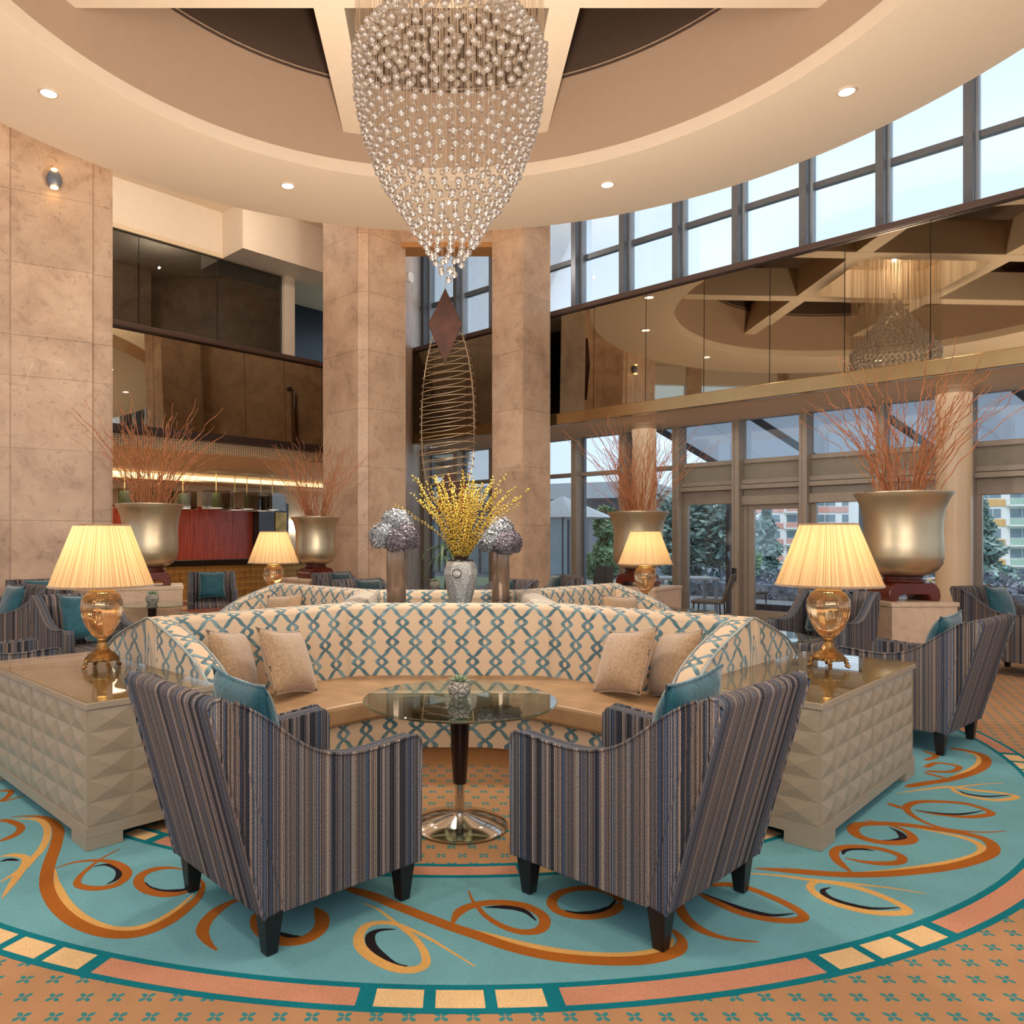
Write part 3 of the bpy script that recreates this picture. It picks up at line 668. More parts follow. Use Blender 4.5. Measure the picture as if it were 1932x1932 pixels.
# upper dark glazing behind the gallery
uw = sroot('window_30', OL, RL)
for a, b in ((-16, -13.0), (-13.0, -11.18), (-11.18, -9.35), (-9.35, -7.52), (-7.52, -5.7), (-5.7, -3.96)):
    MB().box(a+.008, b-.008, 1.55, 1.57, 3.7, 7.9).build('pane', 'pane_dark', uw)
MB().box(-3.96, -3.66, 1.45, 1.75, 3.7, 7.95).build('mullion', 'wall_white', uw)
MB().box(-16, -3.66, 1.48, 1.62, 7.9, 8.0).build('head_frame', 'plaster_warm', uw)
wu = sroot('wall_upper_left', OL, RL)
MB().box(-16, 1, 1.5, 1.9, 8.0, 8.95).build('bulkhead', 'wall_white', wu)
MB().box(-16, 1, 6.0, 6.2, 3.7, 8.95).build('back_wall', 'navy_dark', wu)
for s, c in ((-8.5, 'furniture_grey'), (-6.9, 'dark_wood'), (-5.4, 'mahogany'), (-4.2, 'mahogany'), (-3.4, 'furniture_grey'), (-9.8, 'dark_wood')):
    MB().box(s-.35, s+.35, 5.6, 6.0, 3.7, 6.1).build('wall_panel', c, wu)
MB().box(-5.6, -2.5, .6, 1.5, 7.9, 8.95).build('ceiling_beam', 'wall_white', wu)
# reception back wall
wr = sroot('wall_reception', OL, RL)
MB().box(-16, 2.5, 6.5, 6.7, 0, 3.3).build('plaster_wall', 'plaster_warm', wr)
for k in range(9):
    a = -8.0+.685*k
    for z0, z1 in (((.0, 1.3), (1.3, 2.0), (2.0, 2.42)) if k % 3 == 1 else ((.0, 2.0), (2.0, 2.42)) if k % 2 else ((0, 2.42),)):
        MB().box(a+.003, a+.682, 6.44+.01*rnd.random(), 6.5, z0+.003, z1-.003).build('veneer_panel', 'red_wood', wr)
MB().box(-1.82, -.75, 6.1, 6.5, 0, 2.6).build('marble_pier', 'marble_dark', wr); MB().box(-1.25, -.85, 6.06, 6.1, 1.5, 2.3).build('marble_inset', 'gold_mosaic', wr)
for z in (1.95, 1.7): MB().box(-.5, .6, 6.36, 6.5, z, z+.1).build('light_tube', 'light_tube', wr)
ct = thing('reception_counter', 'long black reception counter with a gold mosaic front', 'counter', OL, RL)
MB().box(-9, -.6, 2.9, 3.7, .8, .95).build('counter_top', 'counter_black', ct, bevel=.01)
MB().box(-9, -.6, 3.1, 3.6, 0, .8).build('counter_body', 'marble_dark', ct)
blk = MB().box(-.078, .078, 0, .06, -.078, .078).mesh('mosaic_block', 'gold_mosaic')
for i in range(40):
    for j in range(5):
        inst('mosaic_block', blk, ct, (-7.2+.16*i, 3.04+.045*rnd.random(), .08+.16*j))
# pendants over the counter
for n, u in enumerate((235, 300, 345, 408, 443, 466, 492, 514)):
    r = (u-832)/1430; Yp = (26.0 if n % 2 else 27.2)/(1-r); Xp = r*Yp
    lab = ['green shaded pendant lamp at the left end of the bar row', 'green shaded pendant lamp behind the left urn branches', 'green shaded pendant lamp just right of the left urn', 'fourth green pendant lamp of the bar row, counted from left',
           'green shaded pendant lamp over the middle of the red wall', 'sixth green pendant lamp of the bar row, counted from left', 'second green pendant lamp from the right end of the bar row', 'green shaded pendant lamp at the right end of the bar row'][n]
    t = thing('pendant_lamp', lab, 'pendant lamp', (Xp, Yp, 2.28), RL, 'pendant lamps over the reception')
    MB().lathe([(.20, 0), (.12, .40), (.11, .40), (.19, 0)], 28, cap=False).build('shade', 'green_shade', t, smooth=40)
    MB().lathe([(0, .005), (.18, .005)], 20, cap=False).build('diffuser', 'light_tube', t)
    MB().lathe([(.012, .38), (.012, .94), (.045, .94), (.045, .96)], 10).build('rod', 'brass_light', t)
    m = MB(); h = .27
    for x0, x1, y0, y1 in ((-h, h, -h, -h+.012), (-h, h, h-.012, h), (-h, -h+.012, -h, h), (h-.012, h, -h, h)): m.box(x0, x1, y0, y1, -.02, .46)
    m.build('smoked_box', 'smoke', t)

# ---- rest of the hall, behind and beside the photographer
def glazed(name, p0, p1):
    p0, p1 = Vector(p0), Vector(p1); L = (p1-p0).length; an = atan2(p1.y-p0.y, p1.x-p0.x)
    w = sroot(name, (p0.x, p0.y, 0), an); n = int(L/3)
    for k in range(n+1): MB().box(L*k/n-.3, L*k/n+.3, -.2, .2, 0, 8.95).build('pier', 'stone', w)
    for z0, z1 in ((0, .3), (3.4, 5.0), (8.2, 8.95)): MB().box(0, L, -.15, .15, z0, z1).build('spandrel', 'wall_white', w)
glazed('wall_southeast', (15.56, 3.44), (2, -10.1)); glazed('wall_southwest', (2, -10.1), (-15, 2))
glazed('wall_west', (-15, 2), (-15, 13))

# =================================================================== FURNITURE
def rot2(p, a): return (p[0]*cos(a)-p[1]*sin(a), p[0]*sin(a)+p[1]*cos(a))
def wpos(rel): return (CX+rel[0], CY+rel[1])
# ---- curved sofas: four alike, back to back around the centre -------------------------------------
SQ = sqrt(2)
def to(t, o): return (-(t-o)/SQ, -(t+o)/SQ)
def roundpoly(pts, r, k=5):
    out = [Vector(pts[0])]
    for i in range(1, len(pts)-1):
        p, a, b = Vector(pts[i]), Vector(pts[i-1]), Vector(pts[i+1])
        q0 = p+(a-p).normalized()*r; q1 = p+(b-p).normalized()*r
        for j in range(k+1):
            f = j/k; out.append(q0*(1-f)**2+p*2*f*(1-f)+q1*f*f)
    out.append(Vector(pts[-1])); return out
def sofa_path(o, yc, t=2.57):
    L = to(t, o); x = yc+o*SQ
    return [L, (x, yc), (-x, yc), (-L[0], L[1])]
def sofa(label, rz):
    t = thing('curved_sofa', label, 'sofa', (CX, CY, 0), rz, 'curved sofas around the centre table')
    secs = [(0.004, -.64, .05), (.004, -.645, .93), (.012, -.66, .962), (.045, -.74, .980), (.078, -.825, .966), (.090, -.845, .935), (.115, -.862, .70), (.135, -.875, .42)]
    cols = [roundpoly(sofa_path(o, yc), .16 if i > 2 else .05, 5) for i, (o, yc, z) in enumerate(secs)]
    n = len(cols[0]); ref = cols[5]; U = [0]
    for i in range(1, n): U.append(U[-1]+(ref[i]-ref[i-1]).length)
    # pieces: left wing, middle, right wing
    for a, b, nm in ((0, 3, 'back_panel'), (3, 10, 'back_panel'), (10, n-1, 'back_panel')):
        m = MB(); k = len(secs); V = []; uv = []
        # extra subdivision along straight runs is not needed: planar
        vlen = [0]*k; acc = 0
        for s in range(k-1, -1, -1):
            if s < k-1: acc += sqrt((secs[s][2]-secs[s+1][2])**2+((secs[s][1]-secs[s+1][1]))**2)
            vlen[s] = acc
        for i in range(a, b+1):
            for s in range(k): V.append((cols[s][i].x, cols[s][i].y, secs[s][2])); uv.append((U[i], vlen[s]))
        F = [(i*k+s, (i+1)*k+s, (i+1)*k+s+1, i*k+s+1) for i in range(b-a) for s in range(k-1)]
        F += [tuple(range(k-1, -1, -1)), tuple((b-a)*k+s for s in range(k))]
        m.add(V, F); m.build(nm, 'ogee', t, smooth=50, uvf=uv)
    # leather seat, fabric front, plinth
    def poly(ob, yb, of, yf, te):
        back = roundpoly(sofa_path(ob, yb, te), .12); front = roundpoly(sofa_path(of, yf, te), .22)
        return [tuple(p) for p in back]+[tuple(p) for p in reversed(front)]
    MB().prism(poly(.10, -.80, .88, -1.59, 2.452), .345, .465).build('seat_cushion', 'leather_seat', t, bevel=.022, seg=3)
    fp = roundpoly(sofa_path(.845, -1.555, 2.45), .22); V = []; uv = []; u = 0
    for i, p in enumerate(fp):
        if i: u += (p-fp[i-1]).length
        V += [(p.x, p.y, .13), (p.x, p.y, .35)]; uv += [(u, .13), (u, .35)]
    bp = roundpoly(sofa_path(.80, -1.51, 2.45), .22)
    for p in bp: V += [(p.x, p.y, .13), (p.x, p.y, .35)]; uv += [(0, 0), (0, 0)]
    k = len(fp); F = [(2*i, 2*i+2, 2*i+3, 2*i+1) for i in range(k-1)]+[(2*(k+i), 2*(k+i)+1, 2*(k+i)+3, 2*(k+i)+2) for i in range(k-1)]+[(2*i, 2*(k+i), 2*(k+i)+2, 2*i+2) for i in range(k-1)]+[(2*i+1, 2*i+3, 2*(k+i)+3, 2*(k+i)+1) for i in range(k-1)]
    MB().add(V, F).build('front_panel', 'ogee', t, smooth=40, uvf=uv)
    MB().tube([(p.x, p.y-.004, .345) for p in fp], .008, 6).build('piping', 'piping_blue', t, smooth=60)
    tp = roundpoly(sofa_path(.872, -1.582, 2.45), .22); MB().tube([(p.x, p.y, .459) for p in tp], .006, 6).build('seat_piping', 'leather_light', t, smooth=60)
    MB().prism(poly(.3, -1.0, .79, -1.50, 2.40), 0, .13).build('plinth', 'plinth', t)
    prof = [(.004, .06), (.004, .985), (.05, .975), (.10, .960), (.16, .942), (.22, .924), (.30, .900), (.38, .873), (.46, .843), (.54, .808), (.62, .766), (.69, .720), (.75, .665), (.79, .60), (.815, .52), (.825, .42), (.825, .06)]
    for s in (1, -1):
        m = MB(); A2 = [to(2.565, o) for o, z in prof]; B2 = [to(2.44, o) for o, z in prof]; n2 = len(prof)
        V = [(s*a[0], a[1], pz[1]) for a, pz in zip(A2, prof)]+[(s*b[0], b[1], pz[1]) for b, pz in zip(B2, prof)]
        m.add(V, [tuple(range(n2)), tuple(range(2*n2-1, n2-1, -1))]+[(i, n2+i, n2+(i+1) % n2, (i+1) % n2) for i in range(n2)])
        arc = [0]
        for i in range(1, n2): arc.append(arc[-1]+sqrt((prof[i][0]-prof[i-1][0])**2+(prof[i][1]-prof[i-1][1])**2))
        arm = m.build('arm_rest', 'ogee', t, bevel=.028, seg=3, uvf=(lambda co, nn_, s=s: (((s*co.x-co.y)/SQ*s+.04, co.z) if abs(s*nn_.x+nn_.y)/SQ > .8 else (-(s*co.x+co.y)/SQ*1.0+.03, (s*co.x-co.y)/SQ*1.18))))
        ol = [to(2.569, o) for o, z in prof[1:-1]]
        MB().tube([(s*a[0], a[1], pz[1]-.006) for a, pz in zip(ol, prof[1:-1])], .0075, 6).build('piping', 'piping_blue', arm, smooth=60)
        il = [to(2.436, o) for o, z in prof[1:-1]]
        MB().tube([(s*a[0], a[1], pz[1]-.012) for a, pz in zip(il, prof[1:-1])], .006, 6).build('piping', 'piping_blue', arm, smooth=60)
    return t
sofa('curved ogee-patterned sofa in front, facing the camera, with tan leather seat', 0)
sofa('curved patterned sofa opening to the left behind the left table lamp', R(-90))
sofa('curved patterned sofa opening to the right behind the right table lamp', R(90))
sofa('curved patterned sofa at the far side, only its top edge seen behind the vases', R(180))
# ---- centre table
ctb = thing('centre_table', 'square black glass topped table in the middle of the sofas', 'table', (CX, CY, 0))
MB().box(-.625, .625, -.625, .625, .885, .912).build('table_top', 'black_glass', ctb, bevel=.004)
MB().box(-.58, .58, -.58, .58, 0, .885).build('table_body', 'dark_wood', ctb)

# ---- consoles with pyramid fronts
def pyr(w, h, d): return MB().add([(-w/2, 0, -h/2), (w/2, 0, -h/2), (w/2, 0, h/2), (-w/2, 0, h/2), (0, -d, 0)], [(0, 1, 4), (1, 2, 4), (2, 3, 4), (3, 0, 4), (3, 2, 1, 0)])
def console(label, rel_ang):
    a = rel_ang; c = (CX+2.905*cos(a), CY+2.905*sin(a)); rz = a+pi/2
    t = thing('console_cabinet', label, 'console', (c[0], c[1], .0024), rz, 'console cabinets at the sofa ends')
    MB().box(-.80, .80, -.300, .315, .11, .655).build('body', 'greige', t)
    MB().box(-.82, .82, -.325, .325, .655, .686).build('top', 'greige', t, bevel=.003)
    MB().box(-.815, .815, -.32, .32, .686, .688).build('veneer_top', 'gold_top', t)
    MB().box(-.818, .818, -.323, .323, .6885, .696).build('glass_top', 'top_glass', t)
    MB().box(-.815, .815, -.32, .32, .055, .11).build('apron', 'greige', t)
    for sx in (-1, 1):
        for sy in (-1, 1):
            MB().box(*sorted((sx*.815, sx*.625)), *sorted((sy*.32, sy*.15)), 0, .056).build('foot', 'greige', t)
    ph = .109; me = pyr(.197, .106, .011).mesh('pyramid_stud', 'greige'); me2 = pyr(.201, .106, .011).mesh('pyramid_stud', 'greige')
    for sx in (-1, 1):
        d = MB().box(*sorted((sx*.003, sx*.80)), -.312, -.30, .112, .653).build('door', 'greige', t)
        for i in range(4):
            for j in range(5): inst('pyramid_stud', me, d, (sx*(.10+.2*i), -.312, .1095+ph*(j+.5)-.0), (0, 0, 0))
        p = MB().box(*sorted((sx*.80, sx*.812)), -.31, .315, .112, .653).build('side_panel', 'greige', t)
        for i in range(3):
            for j in range(5): inst('pyramid_stud', me2, p, (sx*.812, -.205+.2065*i, .1095+ph*(j+.5)), (0, 0, sx*pi/2))
    return t
console('greige console with pyramid fronts at front left beside the sofa arm', R(225))
console('greige console with pyramid fronts at front right beside the sofa arm', R(-45))
console('greige console at rear left behind the left sofa, mostly hidden', R(135))
console('greige console at rear right behind the right sofa, mostly hidden', R(45))

# ---- round glass tables
def round_table(label, loc, r=.49):
    t = thing('pedestal_table', label, 'table', (loc[0], loc[1], 0), 0, 'round glass pedestal tables')
    MB().lathe([(0, .633), (r-.004, .633), (r, .637), (r, .642), (r-.004, .646), (0, .646)], 72, cap=False).build('glass_top', 'table_glass', t, smooth=40)
    MB().lathe([(0, .217), (.033, .217), (.035, .225), (.054, .60), (.054, .615), (0, .615)], 32).build('column', 'dark_wood', t, smooth=40)
    MB().lathe([(.02, .615), (.06, .617), (.06, .6325), (.0, .6325)], 24).build('mount', 'chrome', t, smooth=40)
    MB().lathe([(.024, .05), (.024, .217)], 24).build('post', 'chrome', t, smooth=40)
    MB().lathe([(0, 0), (.235, 0), (.243, .006), (.243, .014), (.235, .02), (.15, .042), (.06, .062), (.03, .07), (0, .07)], 56).build('base', 'chrome', t, smooth=30)
    return t
T0 = round_table('round glass pedestal table between the two front armchairs', (.095, 3.84))
dup(T0, wpos((-2.54, .05))+(0,), 0, 'round glass pedestal table in front of the left sofa'); dup(T0, wpos((2.54, .05))+(0,), 0, 'round glass pedestal table in front of the right sofa')
dup(T0, wpos((0, 2.54))+(0,), 0, 'round glass pedestal table in front of the far sofa')
dup(T0, (-3.60, 9.45, 0), 0, 'round glass pedestal table by the left urn pedestal'); dup(T0, (-.25, 12.2, 0), 0, 'round glass pedestal table between the chairs before the pillars')
def succulent(label, loc, s=1):
    t = thing('succulent_pot', label, 'plant', loc, 0, 'succulents in carved pots')
    MB().lathe([(0, 0), (.038*s, 0), (.055*s, .03*s), (.058*s, .055*s), (.048*s, .085*s), (.04*s, .09*s), (.035*s, .085*s), (0, .083*s)], 24).build('pot', 'carved', t, smooth=40)
    for k in range(22):
        a = k*2.4; l = (.075-.0020*k)*s; el = R(8+k*3.2)
        d = Vector((cos(a)*cos(el), sin(a)*cos(el), sin(el))); sd = Vector((-sin(a), cos(a), 0)); up = d.cross(sd)*-1; w = .010*s
        b = Vector((0, 0, .085*s)); m = MB()
        m.add([b-sd*w*.5, b+sd*w*.5, b+d*l*.55+sd*w, b+d*l, b+d*l*.55-sd*w, b+d*l*.5+up*.006*s, b+d*l*.5-up*.006*s], [(0, 1, 5), (1, 2, 5), (2, 3, 5), (3, 4, 5), (4, 0, 5), (1, 0, 6), (2, 1, 6), (3, 2, 6), (4, 3, 6), (0, 4, 6)])
        m.build('leaf', 'succulent_green', t)
    return t
succulent('small succulent in a carved grey pot on the front glass table', (.093, 3.83, .6465))
succulent('small succulent in a carved pot on the glass table by the left urn', (-3.60, 9.45, .6465), 1.4)
succulent('small succulent in a carved pot on the glass table before the pillars', (-.1, 12.2, .6465), 1.5)

# ---- armchairs
def chair_proto():
    t = thing('armchair', 'x', 'armchair')
    prof = [(.365, .15), (.372, .55), (.37, .63), (.345, .660), (.27, .655), (.15, .645), (.05, .645), (-.05, .66), (-.14, .695), (-.23, .755), (-.31, .82), (-.38, .868), (-.445, .905), (-.452, .90), (-.26, .15)]
    for s in (-1, 1):
        a = MB().prism(prof, s*.285, s*.37, lambda p, h: (h, p[0], p[1])).build('arm_rest', 'stripe_weave', t, bevel=.014, seg=2, uvf=uvbox)
        MB().tube(smoothpts([(s*.368, y, z+.002) for y, z in prof[:13]], 3), .0075, 6).build('piping', 'stripe_weave', a, smooth=60, uvf=uvbox)
    bp = [(-.335, .145), (-.535, .895), (-.525, .918), (-.50, .926), (-.462, .915), (-.445, .89), (-.25, .16)]
    b = MB().prism(bp, -.373, .373, lambda p, h: (h, p[0], p[1])).build('backrest', 'stripe_weave', t, bevel=.010, seg=2, uvf=uvbox)
    for s in (-1, 1): MB().tube([(s*.372, y, z) for y, z in ((-.334, .15), (-.535, .895), (-.52, .92), (-.49, .925))], .006, 6).build('piping', 'stripe_weave', b, smooth=60, uvf=uvbox)
    MB().box(-.286, .286, -.27, .362, .145, .335).build('seat_base', 'stripe_weave', t, bevel=.012, uvf=uvbox)
    MB().box(-.284, .284, -.30, .378, .335, .455).build('seat_cushion', 'stripe_weave', t, bevel=.035, seg=3, uvf=uvbox)
    for sx in (-1, 1):
        for y in (.315, -.285):
            q = lambda h, z: [(sx*.318+i*h, y+j*h, z) for i, j in ((-1, -1), (1, -1), (1, 1), (-1, 1))]
            MB().add(q(.022, 0)+q(.037, .152), [(3, 2, 1, 0), (4, 5, 6, 7), (0, 1, 5, 4), (1, 2, 6, 5), (2, 3, 7, 6), (3, 0, 4, 7)]).build('leg', 'black_wood', t, bevel=.003)
    return t
# ---- cushions
def pillow_mesh(w, h, d, mat, seed=0, n=12):
    r = random.Random(seed); V = []; F = []
    fx = lambda u: max(0, 1-abs(u)**2.6)
    ph = [r.uniform(0, 6) for _ in range(6)]
    for side in (1, -1):
        o = len(V)
        for j in range(n+1):
            for i in range(n+1):
                u, v = 2*i/n-1, 2*j/n-1
                pin = 1-.10*(1-u*u)*(abs(v)**3); pin2 = 1-.10*(1-v*v)*(abs(u)**3)
                th = d/2*(fx(u)*fx(v))**.55
                th *= 1+.10*sin(3*u+ph[0]+side)*sin(2.5*v+ph[1])
                V.append((u*w/2*pin2, side*th, v*h/2*pin))
        F += [tuple(o+q for q in ((j*(n+1)+i, j*(n+1)+i+1, (j+1)*(n+1)+i+1, (j+1)*(n+1)+i) if side < 0 else (j*(n+1)+i, (j+1)*(n+1)+i, (j+1)*(n+1)+i+1, j*(n+1)+i+1))) for j in range(n) for i in range(n)]
    m = MB(); m.v = V; m.f = F
    me = bpy.data.meshes.new('cushion_cover'); me.from_pydata(V, [], F); bm = bmesh.new(); bm.from_mesh(me)
    bmesh.ops.remove_doubles(bm, verts=bm.verts, dist=1e-4); bmesh.ops.recalc_face_normals(bm, faces=bm.faces); bm.to_mesh(me); bm.free()
    me.materials.append(MAT[mat])
    for p in me.polygons: p.use_smooth = True
    return me
def pillow_pipe(w, h, mat, n=12):
    pts = []
    for k in range(4*n):
        s, f = divmod(k, n); f = 2*f/n-1
        u, v = ((f, -1), (1, f), (-f, 1), (-1, -f))[s]
        pts.append((u*w/2*(1-.10*(1-v*v)*(abs(u)**3)), 0, v*h/2*(1-.10*(1-u*u)*(abs(v)**3))))
    return MB().tube(pts, .006, 6, closed=True).mesh('piping', mat, smooth=60)
PM = {}
def pillow(label, cat_mat, loc, rz, tilt=0, roll=0, w=.44, h=.42, d=.17, group=None):
    key = (cat_mat, w, h, d)
    if key not in PM: PM[key] = (pillow_mesh(w, h, d, cat_mat, len(PM)), pillow_pipe(w, h, cat_mat))
    t = thing('throw_pillow', label, 'pillow', loc, 0, group); t.rotation_mode = 'XYZ'
    t.rotation_euler = (Matrix.Rotation(rz, 3, 'Z') @ Matrix.Rotation(tilt, 3, 'X') @ Matrix.Rotation(roll, 3, 'Y')).to_euler()
    inst('cushion_cover', PM[key][0], t); inst('piping', PM[key][1], t)
    return t
CH = chair_proto()
first = [True]
def chair(label, pos, ang, pil=None, pmat='teal_velvet', group='striped lounge armchairs', proll=0, pdx=0, ph=.44, ptilt=-16):
    rz = ang-pi/2
    if first[0]:
        o = CH; first[0] = False; o.location = (pos[0], pos[1], .0024); o.rotation_euler = (0, 0, rz); tag(o, label, None, group)
    else: o = dup(CH, (pos[0], pos[1], .0024 if sqrt((pos[0]-CX)**2+(pos[1]-CY)**2) < 4.6 else 0), rz, label, group)
    if pil:
        q = rot2((pdx, -.20), rz)
        pillow(pil, pmat, (pos[0]+q[0], pos[1]+q[1], .455+.045+ph/2), rz, R(ptilt)*-1, R(proll), .42, ph, .15, 'teal velvet chair cushions')
    return o
TB = 'teal velvet cushion '
chair('striped armchair at front left, its raked back to the camera', (-.603, 3.085), R(42), TB+'on the front left armchair', proll=3, pdx=.02)
chair('striped armchair at front right, its raked back to the camera', (.81, 3.11), R(134), TB+'on the front right armchair', proll=-4)
chair('striped armchair behind the right console, turned toward the sofa', (3.42, 5.52), R(130), TB+'on the armchair behind the right console', proll=-3)
chair('striped armchair behind the right table lamp, facing left', (3.76, 7.52), R(222), TB+'on the armchair behind the right table lamp', 'teal_dark')
chair('striped armchair at the far right edge beside the stone pedestal', (6.32, 8.25), R(-62), TB+'on the armchair at the far right edge')
chair('striped armchair behind the left table lamp, facing right', (-3.22, 7.0), R(-45), TB+'on the armchair behind the left table lamp')
chair('striped armchair behind the left console, cut by the left picture edge', (-3.28, 5.55), R(40), TB+'on the armchair behind the left console, near the left picture edge')
chair('striped armchair at the far left edge under the stone wall', (-5.0, 8.45), R(235), TB+'on the armchair at the far left edge')
chair('striped armchair partly hidden behind the left lamp shade, by the wall', (-5.05, 9.72), R(-50), TB+'on the armchair behind the left lamp shade, by the wall')
chair('striped armchair facing the camera by the left urn pedestal', (-3.62, 12.0), R(-72), TB+'on the armchair by the left urn pedestal')
chair('dark striped armchair behind the left hydrangea vase', (-.78, 9.75), R(-48), TB+'on the armchair behind the left hydrangea vase', 'teal_dark')
chair('dark striped armchair behind the right hydrangea vase', (.62, 9.75), R(222), TB+'on the armchair behind the right hydrangea vase', 'teal_dark')
chair('dark striped armchair before the right pillar, low behind the far sofa', (1.45, 11.1), R(190), TB+'on the armchair before the right pillar', 'teal_dark')
chair('dark striped armchair before the left pillar, behind the hydrangea vase', (-1.4, 11.9), R(-40), TB+'on the armchair before the left pillar', 'teal_dark')
# sofa cushions
GS = 'beige chenille sofa cushions'
def spil(label, rel, ang, tilt, roll=0, w=.46, h=.44):
    p = wpos(rel); pillow(label, 'beige_chenille', (p[0], p[1], .465+h/2*.97), ang, R(tilt), R(roll), w, h, .17, GS)
spil('beige chenille cushion by the left arm of the front sofa', (-1.34, -1.68), R(80), -20, 8)
spil('beige chenille cushion second from the left on the front sofa', (-1.03, -1.56), R(70), -26, 10)
spil('beige chenille cushion second from the right on the front sofa', (1.10, -1.57), R(-68), -26, -10)
spil('beige chenille cushion by the right arm of the front sofa', (1.38, -1.68), R(-80), -20, -8)
spil('beige chenille cushion on the left rear sofa', (-1.66, 1.28), R(-30), -14, -4)
spil('beige chenille cushion on the right rear sofa', (1.74, 1.16), R(30), -14, 4)

# ---- table lamps
def lamp_proto():
    t = thing('table_lamp', 'x', 'lamp')
    b = MB().lathe([(0, .045), (.085, .045), (.09, .05), (.09, .062), (.078, .072), (.07, .085), (.045, .10), (.03, .125), (.022, .15), (.026, .155), (.026, .165), (.018, .17), (0, .17)], 40, rip=.03).build('base', 'brass_antique', t, smooth=40)
    for k in range(4):
        a = R(45+90*k)
        MB().tube(smoothpts([(.07*cos(a), .07*sin(a), .055), (.095*cos(a), .095*sin(a), .04), (.092*cos(a), .092*sin(a), .018), (.112*cos(a), .112*sin(a), .008)], 4), lambda f: .014-.004*f, 8).build('claw_foot', 'brass_antique', b, smooth=60)
    MB().lathe([(0, .165), (.022, .167), (.055, .195), (.088, .245), (.110, .305), (.118, .355), (.113, .40), (.092, .437), (.066, .452), (0, .452)], 48).build('glass_body', 'amber', t, smooth=50)
    MB().lathe([(0, .445), (.068, .445), (.07, .452), (.066, .458), (.07, .464), (.05, .475), (.028, .495), (.02, .51), (0, .51)], 32).build('cap', 'brass_light', t, smooth=40)
    MB().lathe([(.008, .50), (.008, .78)], 8).build('stem', 'brass_light', t)
    MB().sphere((0, 0, .62), .032, 12, 8).build('bulb', 'bulb', t, smooth=60)
    sh = MB().lathe([(.285, .482), (.153, .838)], 168, rip=.009, cap=False).build('shade', 'shade', t, smooth=60)
    MB().lathe([(.289, .476), (.289, .488), (.283, .488), (.283, .476)], 72, cap=False).build('shade_trim', 'bud_yellow' if 0 else 'beige_chenille', sh, smooth=40)
    MB().lathe([(.157, .832), (.157, .842), (.151, .842), (.151, .832)], 72, cap=False).build('shade_trim', 'beige_chenille', sh, smooth=40)
    return t
LP = lamp_proto()
for k, (x, y, lab) in enumerate(((-1.995, 4.46, 'amber glass table lamp with pleated shade on the front left console'), (2.27, 4.44, 'amber glass table lamp with pleated shade on the front right console'),
                                 (-1.92, 8.69, 'amber glass table lamp with pleated shade left of the hydrangea vases'), (2.22, 8.24, 'amber glass table lamp with pleated shade before the urn by the windows'))):
    if k == 0: LP.location = (x, y, .697); tag(LP, lab, None, 'pleated table lamps')
    else: dup(LP, (x, y, .702), .4*k, lab, 'pleated table lamps')
    light('lamp_light', 'POINT', (x, y, .702+.66), 3.8, (1, .70, .36), size=.05)

# ---- vases on the centre table
def hydrangea(label, x, y, hgt, rad, seed):
    r = random.Random(seed)
    t = thing('hydrangea_vase', label, 'vase', (x, y, .9125), 0, 'cylinder vases of dried hydrangea')
    MB().lathe([(0, 0), (.077, 0), (.079, .01), (.079, hgt), (.074, hgt), (.072, .02), (0, .02)], 40).build('vase', 'bronze_vase', t, smooth=40)
    for (bx, by, bz, br, mt) in ((-rad*.52, -.03, hgt+.06, rad*.62, 'petal_silver'), (rad*.42, -.05, hgt+.05, rad*.62, 'petal_mauve'), (0, .05, hgt+.16, rad*.68, 'petal_silver'), (.02, -.12, hgt+.02, rad*.5, 'petal_mauve')):
        m = MB()
        for k in range(230):
            z = 1-2*(k+.5)/230; a = k*2.39996; q = sqrt(1-z*z)
            if z < -.75: continue
            d = Vector((q*cos(a), q*sin(a), z)); c = Vector((bx, by, bz))+d*br*r.uniform(.9, 1.08)
            s1 = d.cross(Vector((.3, .2, 1))).normalized(); s2 = d.cross(s1); w = .019*r.uniform(.8, 1.25); ro = r.uniform(0, 1.5)
            for j in range(4):
                aa = ro+j*pi/2; e1 = s1*cos(aa)+s2*sin(aa); e2 = s2*cos(aa)-s1*sin(aa)
                li = d*w*r.uniform(.1, .8)
                m.add([c, c+e1*w*.6+e2*w*.5+li*.5, c+e1*w*1.2+li, c+e1*w*.6-e2*w*.5+li*.5], [(0, 1, 2, 3)])
        m.sphere((bx, by, bz), br*.86, 12, 8)
        m.build('bloom', mt, t)
    for k in range(5):
        a = k*1.3; MB().tube([(.02*cos(a), .02*sin(a), .03), (.03*cos(a), .03*sin(a), hgt+.05)], .005, 5).build('stem', 'bark_brown', t)
    return t
hydrangea('smoked cylinder vase of silver hydrangea left of the yellow branches', -.36, 6.10, .50, .178, 3)
hydrangea('smoked cylinder vase of silver hydrangea right of the yellow branches', .535, 6.80, .46, .172, 9)
def twig_mesh(seed, H=.74):
    r = random.Random(seed); m = MB(); lean = r.uniform(.05, .95); pts = []
    for i in range(9):
        f = i/8; rr = .03+lean*H*.95*f*(.55+.45*f); pts.append((rr+.012*sin(f*7+seed), .015*sin(f*5+seed*2), H*f*(1-.22*lean*f)*r.uniform(.99, 1.01)))
    P = smoothpts(pts, 3); m.tube(P, lambda f: .0032*(1-.6*f), 4)
    bd = MB()
    for i, p in enumerate(P):
        if i < 3: continue
        for j in range(2):
            a = r.uniform(0, 6.28); q = p+Vector((cos(a)*.007, sin(a)*.007, r.uniform(-.008, .008))); bd.sphere(q, r.uniform(.0048, .0072), 6, 4, (1, 1, 1.25))
    return m.mesh('twig', 'bark_brown'), bd.mesh('buds', 'bud_yellow', smooth=60)
